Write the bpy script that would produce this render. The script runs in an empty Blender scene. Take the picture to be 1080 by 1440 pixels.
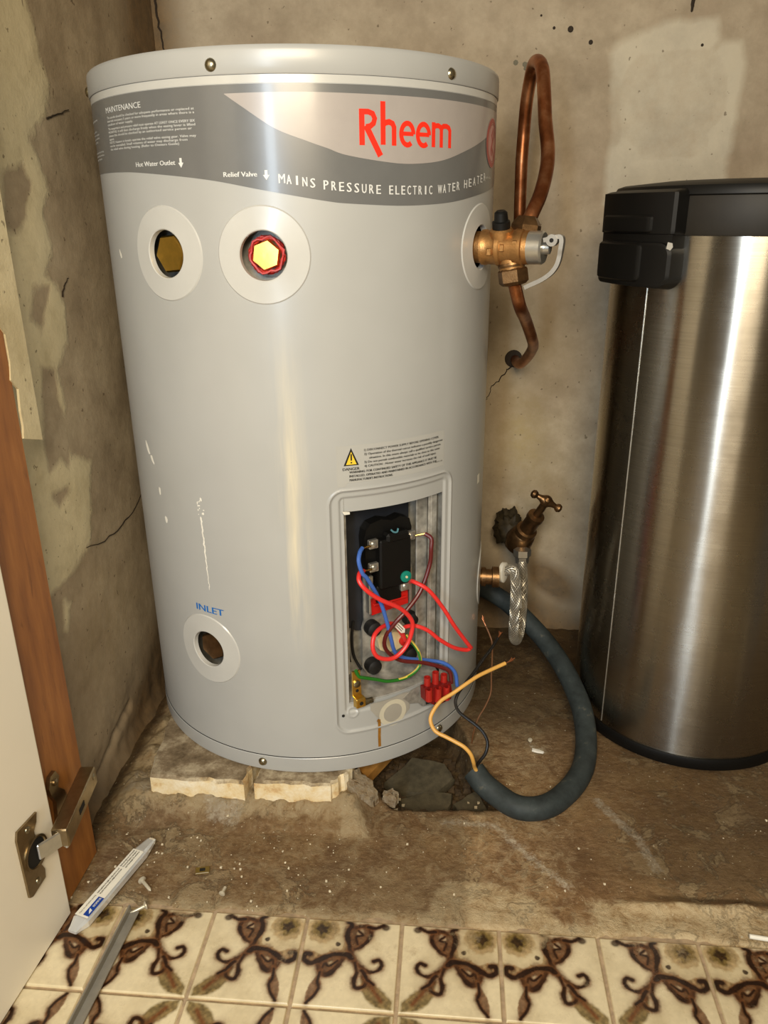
import bpy, math, random
import numpy as np
from mathutils import Vector, Matrix

random.seed(4)
RNG = np.random.RandomState(7)
S = bpy.context.scene
COL = S.collection
sin, cos, rad, PI = math.sin, math.cos, math.radians, math.pi

# ------------------------------------------------------------------ camera
PSI, TH, RHO, FPX, CH = .0905, .3652, -.0104, 1101.2, .6818
f_ = Vector((-sin(PSI)*cos(TH), cos(PSI)*cos(TH), -sin(TH)))
r_ = Vector((cos(PSI), sin(PSI), 0)); u_ = r_.cross(f_)
r2 = r_*cos(RHO)+u_*sin(RHO); u2 = -r_*sin(RHO)+u_*cos(RHO)
cam = bpy.data.cameras.new('camera'); co = bpy.data.objects.new('camera', cam); COL.objects.link(co)
co.matrix_world = Matrix(((r2.x, u2.x, -f_.x, 0), (r2.y, u2.y, -f_.y, 0), (r2.z, u2.z, -f_.z, CH), (0, 0, 0, 1)))
cam.sensor_fit = 'VERTICAL'; cam.sensor_height = 36; cam.lens = FPX/1440*36
cam.clip_start = .02
S.camera = co

# ------------------------------------------------------------------ light
W = bpy.data.worlds.new('room_air'); S.world = W; W.use_nodes = True
bg = W.node_tree.nodes['Background']
bg.inputs[0].default_value = (1.0, .88, .70, 1); bg.inputs[1].default_value = .13
def area(name, loc, target, sx, sy, power, color):
    l = bpy.data.lights.new(name, 'AREA'); l.shape = 'RECTANGLE'; l.size = sx; l.size_y = sy
    l.energy = power; l.color = color
    o = bpy.data.objects.new(name, l); COL.objects.link(o); o.location = loc
    o.rotation_euler = (Vector(target)-Vector(loc)).to_track_quat('-Z', 'Y').to_euler()
    return o
area('window_daylight', (-.31, -.85, .90), (-.27, 1, .5), .15, 1.05, 15.5, (.72, .86, 1.0))
area('warm_lamp', (.04, -.45, 1.10), (-.25, .8, .25), .5, .4, 20, (1.0, .84, .60))  # warm room light, lowered well below ceiling height to shape the shade
S.view_settings.view_transform = 'Standard'; S.view_settings.look = 'None'
S.view_settings.gamma = 1; S.view_settings.use_curve_mapping = False
S.view_settings.exposure = 0.0

# ------------------------------------------------------------------ materials
def hx(h):
    h = h.lstrip('#'); c = [int(h[i:i+2], 16)/255 for i in (0, 2, 4)]
    return tuple((x/12.92 if x <= .04045 else ((x+.055)/1.055)**2.4) for x in c)+(1,)
class NT:
    def __init__(s, name):
        s.m = bpy.data.materials.new(name); s.m.use_nodes = True
        s.t = s.m.node_tree; s.b = s.t.nodes['Principled BSDF']
    def n(s, kind, **kw):
        n = s.t.nodes.new(kind)
        for k, v in kw.items():
            if k.startswith('i_'): n.inputs[k[2:].replace('_', ' ')].default_value = v
            else: setattr(n, k, v)
        return n
    def l(s, a, b): s.t.links.new(a, b)
    def set(s, **kw):
        for k, v in kw.items(): s.b.inputs[k.replace('_', ' ')].default_value = v
    def coord(s):
        g = s.n('ShaderNodeNewGeometry'); return g.outputs['Position']
    def noise(s, scale, detail=4, rough=.55, vec=None, dist=0):
        n = s.n('ShaderNodeTexNoise'); n.inputs['Scale'].default_value = scale; n.inputs['Detail'].default_value = detail
        n.inputs['Roughness'].default_value = rough; n.inputs['Distortion'].default_value = dist
        s.l(vec if vec is not None else s.coord(), n.inputs['Vector']); return n.outputs['Fac']
    def ramp(s, fac, stops, interp='LINEAR'):
        r = s.n('ShaderNodeValToRGB'); r.color_ramp.interpolation = interp
        e = r.color_ramp.elements
        while len(e) < len(stops): e.new(.5)
        for i, (p, c) in enumerate(stops):
            e[i].position = p; e[i].color = c if len(c) == 4 else c+(1,)
        s.l(fac, r.inputs[0]); return r.outputs[0]
    def mix(s, fac, a, b, mode='MIX'):
        m = s.n('ShaderNodeMix', data_type='RGBA', blend_type=mode)
        for sock, v in ((m.inputs[0], fac), (m.inputs[6], a), (m.inputs[7], b)):
            if hasattr(v, 'links'): s.l(v, sock)
            else: sock.default_value = v
        return m.outputs[2]
    def math(s, op, a, b=0.0, clamp=False):
        m = s.n('ShaderNodeMath', operation=op, use_clamp=clamp)
        for i, v in enumerate((a, b)):
            if hasattr(v, 'links'): s.l(v, m.inputs[i])
            else: m.inputs[i].default_value = v
        return m.outputs[0]
    def attr(s, name):
        a = s.n('ShaderNodeAttribute'); a.attribute_name = name; return a
    def bump(s, h, strength=.3, dist=.001):
        b = s.n('ShaderNodeBump'); b.inputs['Strength'].default_value = strength; b.inputs['Distance'].default_value = dist
        s.l(h, b.inputs['Height']); s.l(b.outputs[0], s.b.inputs['Normal'])
    def edge(s, mask, noise, amt, w):
        """soft mask (-1..1 signed) + noise -> ragged 0..1"""
        a = s.math('ADD', mask, s.math('MULTIPLY', s.math('SUBTRACT', noise, .5), amt))
        return s.math('ADD', s.math('DIVIDE', a, w), .5, clamp=True)

def plain(name, c, rough=.5, metal=0, var=.12, scale=60, bump=0, spec=.5, coat=0):
    t = NT(name); c = hx(c)
    n = t.noise(scale, 4)
    dk = tuple(x*(1-var) for x in c[:3])+(1,); lt = tuple(min(1, x*(1+var)) for x in c[:3])+(1,)
    t.l(t.ramp(n, [(.3, dk), (.7, lt)]), t.b.inputs['Base Color'])
    t.set(Roughness=rough, Metallic=metal); t.b.inputs['Specular IOR Level'].default_value = spec
    if coat: t.b.inputs['Coat Weight'].default_value = coat; t.b.inputs['Coat Roughness'].default_value = .12
    if bump: t.bump(t.noise(scale*6, 3), bump, .0005)
    return t.m

M = {}
M['black_plastic'] = plain('black_plastic', '#0b0a08', .5, spec=.3)
M['black_plastic_band'] = plain('black_plastic_band', '#221e18', .55, spec=.3)
M['black_rubber'] = plain('black_rubber', '#0f0e0d', .6)
M['dark_plate'] = plain('dark_plate', '#23252a', .45)
M['grey_print'] = plain('grey_print', '#696967', .3, var=.03, coat=.25)
M['light_print'] = plain('light_print', '#a59d97', .3, var=.03, coat=.25)
M['white_print'] = plain('white_print', '#d8d8d4', .45, var=.02)
M['red_print'] = plain('red_print', '#f2301c', .35, var=.02)
M['emblem_red'] = plain('emblem_red', '#a8403a', .4, var=.1)
M['emblem_pink'] = plain('emblem_pink', '#c48c84', .4, var=.1)
M['black_print'] = plain('black_print', '#16140f', .5)
M['blue_print'] = plain('blue_print', '#1566b4', .4, var=.02)
M['yellow_print'] = plain('yellow_print', '#e3c23a', .4, var=.02)
M['label_film'] = plain('label_film', '#acaba5', .25, var=.02)
M['brass'] = plain('brass', '#b8904a', .28, 1, .15, 90, .1)
M['brass_bright'] = plain('brass_bright', '#e8c060', .30, 1, .12, 90, .08)
M['gunmetal_brass'] = plain('gunmetal_brass', '#b98a55', .42, .9, .2, 120, .4)
M['dark_brass'] = plain('dark_brass', '#7a5c3c', .38, .9, .3, 110, .3)
M['chrome'] = plain('chrome', '#c4c1b8', .28, .85, .1, 80)
M['lever_metal'] = plain('lever_metal', '#a8a39a', .4, .7, .08, 80)
M['screw_steel'] = plain('screw_steel', '#a39b83', .3, 1, .25, 200)
M['bright_screw'] = plain('bright_screw', '#d2cab4', .35, .5, .1, 200)
M['hinge_metal'] = plain('hinge_metal', '#98886c', .33, 1, .15, 120, .05)
M['dark_hole'] = plain('dark_hole', '#0c0a07', .8)
M['red_wire'] = plain('red_wire', '#e0322e', .38, var=.05)
M['blue_wire'] = plain('blue_wire', '#3f66b4', .38, var=.05)
M['maroon_wire'] = plain('maroon_wire', '#5c1a17', .38, var=.05)
M['yellow_wire'] = plain('yellow_wire', '#d9a552', .45, var=.06)
M['black_wire'] = plain('black_wire', '#14110f', .4, var=.05)
M['brown_wire'] = plain('brown_wire', '#6b4526', .5, var=.1)
M['copper_strand'] = plain('copper_strand', '#c98258', .35, .9)
M['red_plastic'] = plain('red_plastic', '#c01a14', .35, var=.08)
M['dark_red_plastic'] = plain('dark_red_plastic', '#8d1c19', .35, var=.1)
M['green_plastic'] = plain('green_plastic', '#12826f', .4, var=.05)
M['cream_ceramic'] = plain('cream_ceramic', '#ddcfa6', .4, var=.06)
M['white_tag'] = plain('white_tag', '#e4e0d2', .5, var=.04)
M['red_tape'] = plain('red_tape', '#b3281f', .4, var=.3, scale=250, bump=.4)
M['collar'] = plain('collar', '#bbbab4', .3, var=.02, coat=.2)
M['tape_wrap'] = plain('tape_wrap', '#2f2615', .65, .0, .35, 120, .5, spec=.3)
M['white_washer'] = plain('white_washer', '#ded8c8', .5)
M['wedge_wood'] = plain('wedge_wood', '#9a6c2e', .6, 0, .25, 60, .3)
M['slate'] = plain('slate', '#4a4333', .5, 0, .35, 90, .6)
M['white_paint'] = plain('white_paint', '#e6e2d6', .6)
M['brown_plastic'] = plain('brown_plastic', '#6b5620', .4)
M['bar_metal'] = plain('bar_metal', '#8d887d', .4, .35, .12, 70, .1)
M['film_grey'] = plain('film_grey', '#a49f93', .35, .1, .05, 60)
M['foam_ring'] = plain('foam_ring', '#c2bba5', .5, 0, .05, 60)
M['foil'] = plain('foil', '#9a978f', .4, .4, .3, 120, .5)
M['rust_stain'] = plain('rust_stain', '#8d5f1b', .5, 0, .2, 150)
M['crack'] = plain('crack_dark', '#2b2115', .9)

def mat_jacket():
    t = NT('heater_enamel'); p = t.coord()
    base = t.ramp(t.noise(9, 3), [(.3, hx('#a5a5a1')), (.7, hx('#ababa7'))])
    # yellowish run marks down the front (real residue with its own shape)
    sp = t.n('ShaderNodeSeparateXYZ'); t.l(p, sp.inputs[0])
    mp = t.n('ShaderNodeMapping'); mp.inputs['Scale'].default_value = (1, 1, .07); t.l(p, mp.inputs[0])
    st = t.noise(70, 4, .6, mp.outputs[0])
    dx = t.math('ABSOLUTE', t.math('SUBTRACT', sp.outputs[0], -.168))
    band = t.math('SUBTRACT', 1, t.math('DIVIDE', dx, .022), clamp=True)
    zz = t.math('MULTIPLY', t.math('SUBTRACT', sp.outputs[2], .2), 12, clamp=True)
    zz2 = t.math('MULTIPLY', t.math('SUBTRACT', .6, sp.outputs[2]), 6, clamp=True)
    fr = t.math('LESS_THAN', sp.outputs[1], .9)
    k = t.math('MULTIPLY', t.math('MULTIPLY', band, t.math('MULTIPLY', zz, zz2)), t.math('MULTIPLY', t.math('SUBTRACT', st, .42, clamp=True), 3.0), clamp=True)
    base = t.mix(t.math('MULTIPLY', k, fr), base, hx('#d8cdb0'))
    t.l(base, t.b.inputs['Base Color'])
    t.set(Roughness=.38); t.b.inputs['Coat Weight'].default_value = .25; t.b.inputs['Coat Roughness'].default_value = .20
    t.bump(t.noise(14, 2), .12, .004)
    return t.m
M['jacket'] = mat_jacket()

def mat_galv():
    t = NT('galvanised_steel'); p = t.coord()
    v = t.n('ShaderNodeTexVoronoi'); v.inputs['Scale'].default_value = 160; t.l(p, v.inputs['Vector'])
    n = t.noise(60, 5)
    c = t.ramp(n, [(.3, hx('#85837d')), (.52, hx('#aaa79e')), (.7, hx('#c9c6bc'))])
    t.l(t.mix(.5, c, t.ramp(v.outputs['Distance'], [(.1, (.35, .35, .35, 1)), (.6, (.65, .65, .65, 1))]), 'SOFT_LIGHT'), t.b.inputs['Base Color'])
    t.set(Roughness=.45, Metallic=.55); t.bump(n, .2, .0008); return t.m
M['galv'] = mat_galv()

def mat_copper():
    t = NT('aged_copper')
    n = t.noise(35, 5, .6); n2 = t.noise(8, 3)
    c = t.ramp(n, [(.25, hx('#5e3018')), (.5, hx('#9b5c35')), (.75, hx('#c98e62'))])
    c = t.mix(t.ramp(n2, [(.45, (0, 0, 0, 1)), (.7, (.6, .6, .6, 1))]), c, hx('#6b3b20'))
    t.l(c, t.b.inputs['Base Color']); t.set(Metallic=.9, Roughness=.36); t.bump(n, .1, .0005); return t.m
M['copper'] = mat_copper()

def mat_steel():
    t = NT('brushed_stainless'); p = t.coord()
    tc = t.n('ShaderNodeTexCoord')
    mp = t.n('ShaderNodeMapping'); mp.inputs['Scale'].default_value = (1, 1, 60); t.l(tc.outputs['Object'], mp.inputs[0])
    n = t.noise(14, 5, .6, mp.outputs[0])
    c = t.ramp(n, [(.3, hx('#979289')), (.7, hx('#a8a399'))])
    sm = t.noise(22, 5, .65)
    c = t.mix(t.ramp(sm, [(.6, (0, 0, 0, 1)), (.75, (.25, .25, .25, 1))]), c, hx('#8d8370'))
    t.l(c, t.b.inputs['Base Color'])
    r = t.ramp(sm, [(.35, (.25, .25, .25, 1)), (.75, (.30, .30, .30, 1))]); t.l(r, t.b.inputs['Roughness'])
    t.set(Metallic=1.0, Anisotropic=.95); t.b.inputs['Anisotropic Rotation'].default_value = .25
    tg = t.n('ShaderNodeTangent', direction_type='RADIAL', axis='Z'); t.l(tg.outputs[0], t.b.inputs['Tangent'])
    mp2 = t.n('ShaderNodeMapping'); mp2.inputs['Scale'].default_value = (1, 1, .12); t.l(tc.outputs['Object'], mp2.inputs[0])
    t.bump(t.noise(24, 1, .5, mp2.outputs[0]), .30, .004)
    return t.m
M['steel'] = mat_steel()

def mat_braid():
    t = NT('steel_braid'); tc = t.n('ShaderNodeTexCoord')
    w = t.n('ShaderNodeTexWave', wave_type='BANDS'); w.inputs['Scale'].default_value = 190; w.inputs['Distortion'].default_value = 2
    t.l(t.coord(), w.inputs['Vector'])
    t.l(t.ramp(w.outputs['Fac'], [(.2, hx('#5d564a')), (.7, hx('#c9c3b4'))]), t.b.inputs['Base Color'])
    t.set(Metallic=.9, Roughness=.35); t.bump(w.outputs['Fac'], .8, .001); return t.m
M['braid'] = mat_braid()

def mat_conduit():
    t = NT('conduit_grey'); n = t.noise(45, 5, .65)
    c = t.ramp(n, [(.3, hx('#262b2b')), (.62, hx('#373e3e')), (.72, hx('#5f5c50')), (.8, hx('#8a8474'))])
    t.l(c, t.b.inputs['Base Color']); t.set(Roughness=.62); t.b.inputs['Specular IOR Level'].default_value = .3; t.bump(n, .15, .001); return t.m
M['conduit'] = mat_conduit()

def mat_wood():
    t = NT('stained_board'); p = t.coord()
    mp = t.n('ShaderNodeMapping'); mp.inputs['Scale'].default_value = (3, 3, .45); t.l(p, mp.inputs[0])
    n = t.noise(26, 6, .6, mp.outputs[0]); d = t.noise(34, 4, .7, mp.outputs[0], .6)
    c = t.ramp(n, [(.3, hx('#8a5526')), (.55, hx('#a2682f')), (.75, hx('#b3783c'))])
    c = t.mix(t.ramp(d, [(.6, (0, 0, 0, 1)), (.72, (.7, .7, .7, 1))]), c, hx('#633710'))
    t.l(c, t.b.inputs['Base Color']); t.set(Roughness=.5); t.bump(n, .15, .001); return t.m
M['wood'] = mat_wood()
M['door_paint'] = plain('door_laminate', '#f5eedd', .4, 0, .02, 8, .02)

def mat_wall():
    t = NT('old_render_wall'); a1 = t.attr('cream').outputs['Fac']; a2 = t.attr('patch').outputs['Fac']
    a3 = t.attr('damp_and_dark').outputs['Fac']; a4 = t.attr('tint').outputs['Fac']
    n1 = t.noise(9, 6, .62); n2 = t.noise(48, 6, .7); n3 = t.noise(3.5, 3); n4 = t.noise(230, 3, .6)
    c = t.ramp(n1, [(.28, hx('#8f806a')), (.5, hx('#ae9f87')), (.72, hx('#c5b79e'))])
    c = t.mix(t.ramp(n3, [(.35, (0, 0, 0, 1)), (.7, (.45, .45, .45, 1))]), c, hx('#93806a'))
    c = t.mix(t.math('MULTIPLY', t.math('SUBTRACT', n2, .38, clamp=True), .9, clamp=True), c, hx('#6f644e'))
    pe = t.edge(a2, n2, 1.3, .9)
    c = t.mix(t.math('MULTIPLY', pe, .75), c, t.ramp(n1, [(.3, hx('#b1a997')), (.7, hx('#d2c8b0'))]))
    ce = t.edge(a1, n2, 1.5, .55)
    cc = t.ramp(n1, [(.25, hx('#b5a886')), (.45, hx('#d2c7a6')), (.75, hx('#e0d6b6'))])
    cc = t.mix(t.ramp(n2, [(.5, (0, 0, 0, 1)), (.75, (.5, .5, .5, 1))]), cc, hx('#b3a787'))
    c = t.mix(ce, c, cc)
    c = t.mix(t.math('MULTIPLY', a4, t.ramp(n2, [(.25, (.3, .3, .3, 1)), (.7, (1, 1, 1, 1))]), clamp=True), c, hx('#b09a63'))
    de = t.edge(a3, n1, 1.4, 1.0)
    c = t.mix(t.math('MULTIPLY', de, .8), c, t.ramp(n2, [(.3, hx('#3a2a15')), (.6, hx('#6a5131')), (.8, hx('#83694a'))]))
    pit = t.ramp(t.noise(120, 2, .5), [(.70, (0, 0, 0, 1)), (.74, (1, 1, 1, 1))])
    c = t.mix(t.math('MULTIPLY', pit, .6), c, hx('#4c3c28'))
    t.l(c, t.b.inputs['Base Color']); t.set(Roughness=.85); t.b.inputs['Specular IOR Level'].default_value = .25
    h = t.math('ADD', t.math('MULTIPLY', n2, .8), t.math('ADD', t.math('MULTIPLY', n4, .35), t.math('MULTIPLY', ce, .8)))
    t.bump(h, .45, .0022); return t.m
M['wall'] = mat_wall()

def mat_floor():
    t = NT('rough_concrete'); a1 = t.attr('pale').outputs['Fac']; a2 = t.attr('dark').outputs['Fac']; a3 = t.attr('white').outputs['Fac']
    n1 = t.noise(11, 9, .7); n2 = t.noise(52, 9, .78, dist=.4); n3 = t.noise(170, 6, .75); n4 = t.noise(3.0, 3)
    c = t.ramp(n1, [(.28, hx('#6f4f30')), (.48, hx('#94724b')), (.62, hx('#a9895f')), (.78, hx('#c4a87e'))])
    c = t.mix(t.ramp(n4, [(.4, (0, 0, 0, 1)), (.65, (.5, .5, .5, 1))]), c, hx('#84735c'))
    mpx = t.n('ShaderNodeMapping'); mpx.inputs['Scale'].default_value = (.7, 1.5, 1); mpx.inputs['Rotation'].default_value = (0, 0, .08); t.l(t.coord(), mpx.inputs[0])
    n5 = t.noise(150, 5, .7, mpx.outputs[0], .3)
    c = t.mix(t.ramp(n2, [(.38, (.45, .45, .45, 1)), (.52, (0, 0, 0, 1))]), c, hx('#5b4228'))
    c = t.mix(t.ramp(n5, [(.34, (.35, .35, .35, 1)), (.48, (0, 0, 0, 1))]), c, hx('#5f4a30'))
    c = t.mix(t.ramp(n5, [(.52, (0, 0, 0, 1)), (.68, (.4, .4, .4, 1))]), c, hx('#c2aa86'))
    n6 = t.noise(21, 10, .74, dist=.5); n7 = t.noise(4.5, 3)
    ck = t.math('MULTIPLY', t.ramp(n6, [(.53, (0, 0, 0, 1)), (.565, (.75, .75, .75, 1))]), t.ramp(n7, [(.45, (.15, .15, .15, 1)), (.58, (1, 1, 1, 1))]))
    c = t.mix(ck, c, t.ramp(n3, [(.3, hx('#a88f6a')), (.7, hx('#cdb991'))]))
    ck2 = t.ramp(n6, [(.40, (.5, .5, .5, 1)), (.43, (0, 0, 0, 1))]); c = t.mix(ck2, c, hx('#6a4c30'))
    c = t.mix(t.math('MULTIPLY', t.edge(a1, n2, 2.2, .6), .85), c, t.ramp(n2, [(.35, hx('#9a7d54')), (.58, hx('#d8c49d'))]))
    c = t.mix(t.math('MULTIPLY', t.edge(a3, n3, 1.9, .5), .75), c, t.ramp(n3, [(.3, hx('#b3a68e')), (.7, hx('#d6cbb5'))]))
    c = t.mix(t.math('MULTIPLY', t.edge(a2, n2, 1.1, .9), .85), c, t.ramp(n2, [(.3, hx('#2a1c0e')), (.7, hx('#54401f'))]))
    sp = t.ramp(t.noise(260, 2, .5), [(.70, (0, 0, 0, 1)), (.745, (1, 1, 1, 1))])
    c = t.mix(t.math('MULTIPLY', sp, .55), c, hx('#d6caae'))
    t.l(c, t.b.inputs['Base Color']); t.set(Roughness=.72); t.b.inputs['Specular IOR Level'].default_value = .35
    t.bump(t.math('ADD', t.math('ADD', n2, t.math('MULTIPLY', n5, .25)), t.math('ADD', t.math('MULTIPLY', n3, .6), t.math('MULTIPLY', ck, .5))), .85, .0038); return t.m
M['floor'] = mat_floor()

def mat_tile():
    t = NT('patterned_tile_glaze'); a = t.attr('paint'); p = t.coord()
    n = t.noise(14, 5, .6); n2 = t.noise(60, 5, .7)
    c = t.mix(t.ramp(n, [(.45, (0, 0, 0, 1)), (.75, (.5, .5, .5, 1))]), a.outputs['Color'], hx('#b3a68a'), 'MULTIPLY')
    c = t.mix(t.ramp(n2, [(.62, (0, 0, 0, 1)), (.8, (.5, .5, .5, 1))]), c, hx('#a58f6a'))
    sp = t.n('ShaderNodeSeparateXYZ'); t.l(p, sp.inputs[0]); n3 = t.noise(24, 8, .7)
    sm = t.math('ADD', t.math('MULTIPLY', t.math('SUBTRACT', sp.outputs[1], .578), 14), t.math('MULTIPLY', t.math('SUBTRACT', n3, .56), 9), clamp=True)
    c = t.mix(t.math('MULTIPLY', sm, .62), c, t.ramp(n2, [(.3, hx('#8f7a58')), (.7, hx('#c2ae8a'))]))
    t.l(c, t.b.inputs['Base Color'])
    t.l(t.ramp(n2, [(.3, (.22, .22, .22, 1)), (.7, (.42, .42, .42, 1))]), t.b.inputs['Roughness'])
    t.bump(n2, .08, .001); return t.m
M['tile'] = mat_tile()
M['grout'] = plain('grout', '#a28d72', .85, 0, .25, 120, .5)

def mat_brick():
    t = NT('pale_brick'); p = t.coord(); sp = t.n('ShaderNodeNewGeometry'); s2 = t.n('ShaderNodeSeparateXYZ'); t.l(sp.outputs['Normal'], s2.inputs[0])
    n = t.noise(40, 6, .7); n2 = t.noise(120, 4, .7)
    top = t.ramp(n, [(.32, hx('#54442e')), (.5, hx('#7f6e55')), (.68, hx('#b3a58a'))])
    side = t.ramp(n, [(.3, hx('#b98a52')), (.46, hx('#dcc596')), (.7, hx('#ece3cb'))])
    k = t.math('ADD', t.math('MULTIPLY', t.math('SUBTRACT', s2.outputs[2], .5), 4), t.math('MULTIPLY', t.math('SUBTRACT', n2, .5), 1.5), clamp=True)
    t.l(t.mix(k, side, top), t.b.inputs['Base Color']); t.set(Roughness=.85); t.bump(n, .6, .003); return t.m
M['brick'] = mat_brick()

def mat_tube():
    t = NT('clear_plastic'); t.set(Roughness=.18); t.b.inputs['Transmission Weight'].default_value = .45
    t.b.inputs['Base Color'].default_value = hx('#d9dad8'); t.b.inputs['IOR'].default_value = 1.4; return t.m
M['clear'] = mat_tube()

# ------------------------------------------------------------------ builders
ORG = {}
def smooth_shade(me, ang=35):
    me.polygons.foreach_set('use_smooth', [True]*len(me.polygons))
    try: me.set_sharp_from_angle(angle=rad(ang))
    except Exception: pass
def mesh_obj(name, V, F, mat, parent=None, label=None, cat=None, group=None, kind=None, smooth=True, ang=35, mats=None, midx=None):
    V = [Vector(v) for v in V]
    if parent is not None: org = ORG[parent.name]
    else:
        xs = [v.x for v in V]; ys = [v.y for v in V]; zs = [v.z for v in V]
        org = Vector(((min(xs)+max(xs))/2, (min(ys)+max(ys))/2, min(zs)))
    me = bpy.data.meshes.new(name); me.from_pydata([v-org for v in V], [], F)
    me.materials.append(mat)
    for m in (mats or []): me.materials.append(m)
    if midx is not None: me.polygons.foreach_set('material_index', midx)
    me.update()
    if smooth: smooth_shade(me, ang)
    o = bpy.data.objects.new(name, me); COL.objects.link(o)
    if parent is not None: o.parent = parent
    else: o.location = org
    ORG[o.name] = org
    tagit(o, label, cat, group, kind); return o
def tagit(o, label=None, cat=None, group=None, kind=None):
    for k, v in (('label', label), ('category', cat), ('group', group), ('kind', kind)):
        if v: o[k] = v
def empty(name, loc, label=None, cat=None, group=None, kind=None):
    o = bpy.data.objects.new(name, None); COL.objects.link(o); o.location = loc; o.empty_display_size = .03
    ORG[o.name] = Vector(loc); tagit(o, label, cat, group, kind); return o

class MB:
    def __init__(s): s.V = []; s.F = []; s.I = []
    def add(s, V, F, mi=0):
        b = len(s.V); s.V += [Vector(v) for v in V]; s.F += [tuple(i+b for i in f) for f in F]; s.I += [mi]*len(F); return s
    def build(s, name, mat, parent=None, mats=None, **kw):
        return mesh_obj(name, s.V, s.F, mat, parent, mats=mats, midx=s.I if mats else None, **kw)

def basis(d, up=(0, 0, 1)):
    d = Vector(d).normalized(); up = Vector(up)
    if abs(d.dot(up)) > .98: up = Vector((0, 1, 0))
    x = up.cross(d).normalized(); y = d.cross(x).normalized()
    return x, y, d
def lathe(prof, o, d, seg=28, up=(0, 0, 1), cap=True, rot=0):
    """prof: (t along d, radius)"""
    x, y, d = basis(d, up); o = Vector(o); V = []; F = []
    for t, r in prof:
        for k in range(seg):
            a = 2*PI*k/seg+rot; V.append(o+d*t+x*(r*cos(a))+y*(r*sin(a)))
    for i in range(len(prof)-1):
        for k in range(seg):
            k2 = (k+1) % seg; F.append((i*seg+k, i*seg+k2, (i+1)*seg+k2, (i+1)*seg+k))
    if cap:
        F.append(tuple(reversed(range(seg)))); F.append(tuple((len(prof)-1)*seg+k for k in range(seg)))
    return V, F
def spline(P, n=8):
    P = [Vector(p) for p in P]; out = []
    for i in range(len(P)-1):
        p0 = P[i-1] if i else P[0]*2-P[1]; p1 = P[i]; p2 = P[i+1]; p3 = P[i+2] if i+2 < len(P) else P[-1]*2-P[-2]
        for k in range(n):
            t = k/n
            out.append(.5*((2*p1)+(p2-p0)*t+(2*p0-5*p1+4*p2-p3)*t*t+(3*p1-p0-3*p2+p3)*t**3))
    out.append(P[-1]); return out
def tube(P, r, seg=14, n=8, cap=True, raw=False):
    Q = P if raw else spline(P, n); Q = [Vector(q) for q in Q]
    V = []; F = []; x = None
    for i, q in enumerate(Q):
        d = (Q[min(i+1, len(Q)-1)]-Q[max(i-1, 0)]).normalized()
        if x is None: x = basis(d)[0]
        else: x = (x-d*x.dot(d)).normalized()
        y = d.cross(x); rr = r(i/(len(Q)-1)) if callable(r) else r
        for k in range(seg):
            a = 2*PI*k/seg; V.append(q+x*(rr*cos(a))+y*(rr*sin(a)))
    for i in range(len(Q)-1):
        for k in range(seg):
            k2 = (k+1) % seg; F.append((i*seg+k, i*seg+k2, (i+1)*seg+k2, (i+1)*seg+k))
    if cap: F.append(tuple(reversed(range(seg)))); F.append(tuple((len(Q)-1)*seg+k for k in range(seg)))
    return V, F
def box(c, s, ax=None, bev=.0):
    """box centre c, full size s, optional axes (x,y,z vectors); chamfered edges"""
    X, Y, Z = [Vector(a) for a in (ax or ((1, 0, 0), (0, 1, 0), (0, 0, 1)))]; c = Vector(c)
    h = [v/2 for v in s]; b = min(bev, min(h)*.9)
    V = []; F = []
    if b <= 0:
        for sx in (-1, 1):
            for sy in (-1, 1):
                for sz in (-1, 1): V.append(c+X*(sx*h[0])+Y*(sy*h[1])+Z*(sz*h[2]))
        return V, [(0, 1, 3, 2), (4, 6, 7, 5), (0, 4, 5, 1), (2, 3, 7, 6), (0, 2, 6, 4), (1, 5, 7, 3)]
    idx = {}
    for sx in (-1, 1):
        for sy in (-1, 1):
            for sz in (-1, 1):
                for a in range(3):
                    q = [sx*(h[0]-b), sy*(h[1]-b), sz*(h[2]-b)]; q[a] = (sx, sy, sz)[a]*h[a]
                    idx[(sx, sy, sz, a)] = len(V); V.append(c+X*q[0]+Y*q[1]+Z*q[2])
    def fc(a, s):
        o = [i for i in range(3) if i != a]; r = []
        for p, q in ((-1, -1), (1, -1), (1, 1), (-1, 1)):
            k = [0, 0, 0]; k[a] = s; k[o[0]] = p; k[o[1]] = q; r.append(idx[(*k, a)])
        return tuple(r)
    for a in range(3):
        for s_ in (-1, 1): F.append(fc(a, s_))
    for a in range(3):      # edges along axis a
        o = [i for i in range(3) if i != a]
        for p in (-1, 1):
            for q in (-1, 1):
                k1 = [0, 0, 0]; k2 = [0, 0, 0]; k1[a] = -1; k2[a] = 1
                for k in (k1, k2): k[o[0]] = p; k[o[1]] = q
                F.append((idx[(*k1, o[0])], idx[(*k2, o[0])], idx[(*k2, o[1])], idx[(*k1, o[1])]))
    for sx in (-1, 1):
        for sy in (-1, 1):
            for sz in (-1, 1): F.append(tuple(idx[(sx, sy, sz, a)] for a in range(3)))
    return V, F
def prism(poly, o, X, Y, N, th):
    """polygon (a,b) in plane o,X,Y extruded th along N"""
    o, X, Y, N = [Vector(v) for v in (o, X, Y, N)]; n = len(poly)
    V = [o+X*a+Y*b for a, b in poly]+[o+X*a+Y*b+N*th for a, b in poly]
    F = [tuple(reversed(range(n))), tuple(range(n, 2*n))]+[(i, (i+1) % n, n+(i+1) % n, n+i) for i in range(n)]
    return V, F
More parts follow.
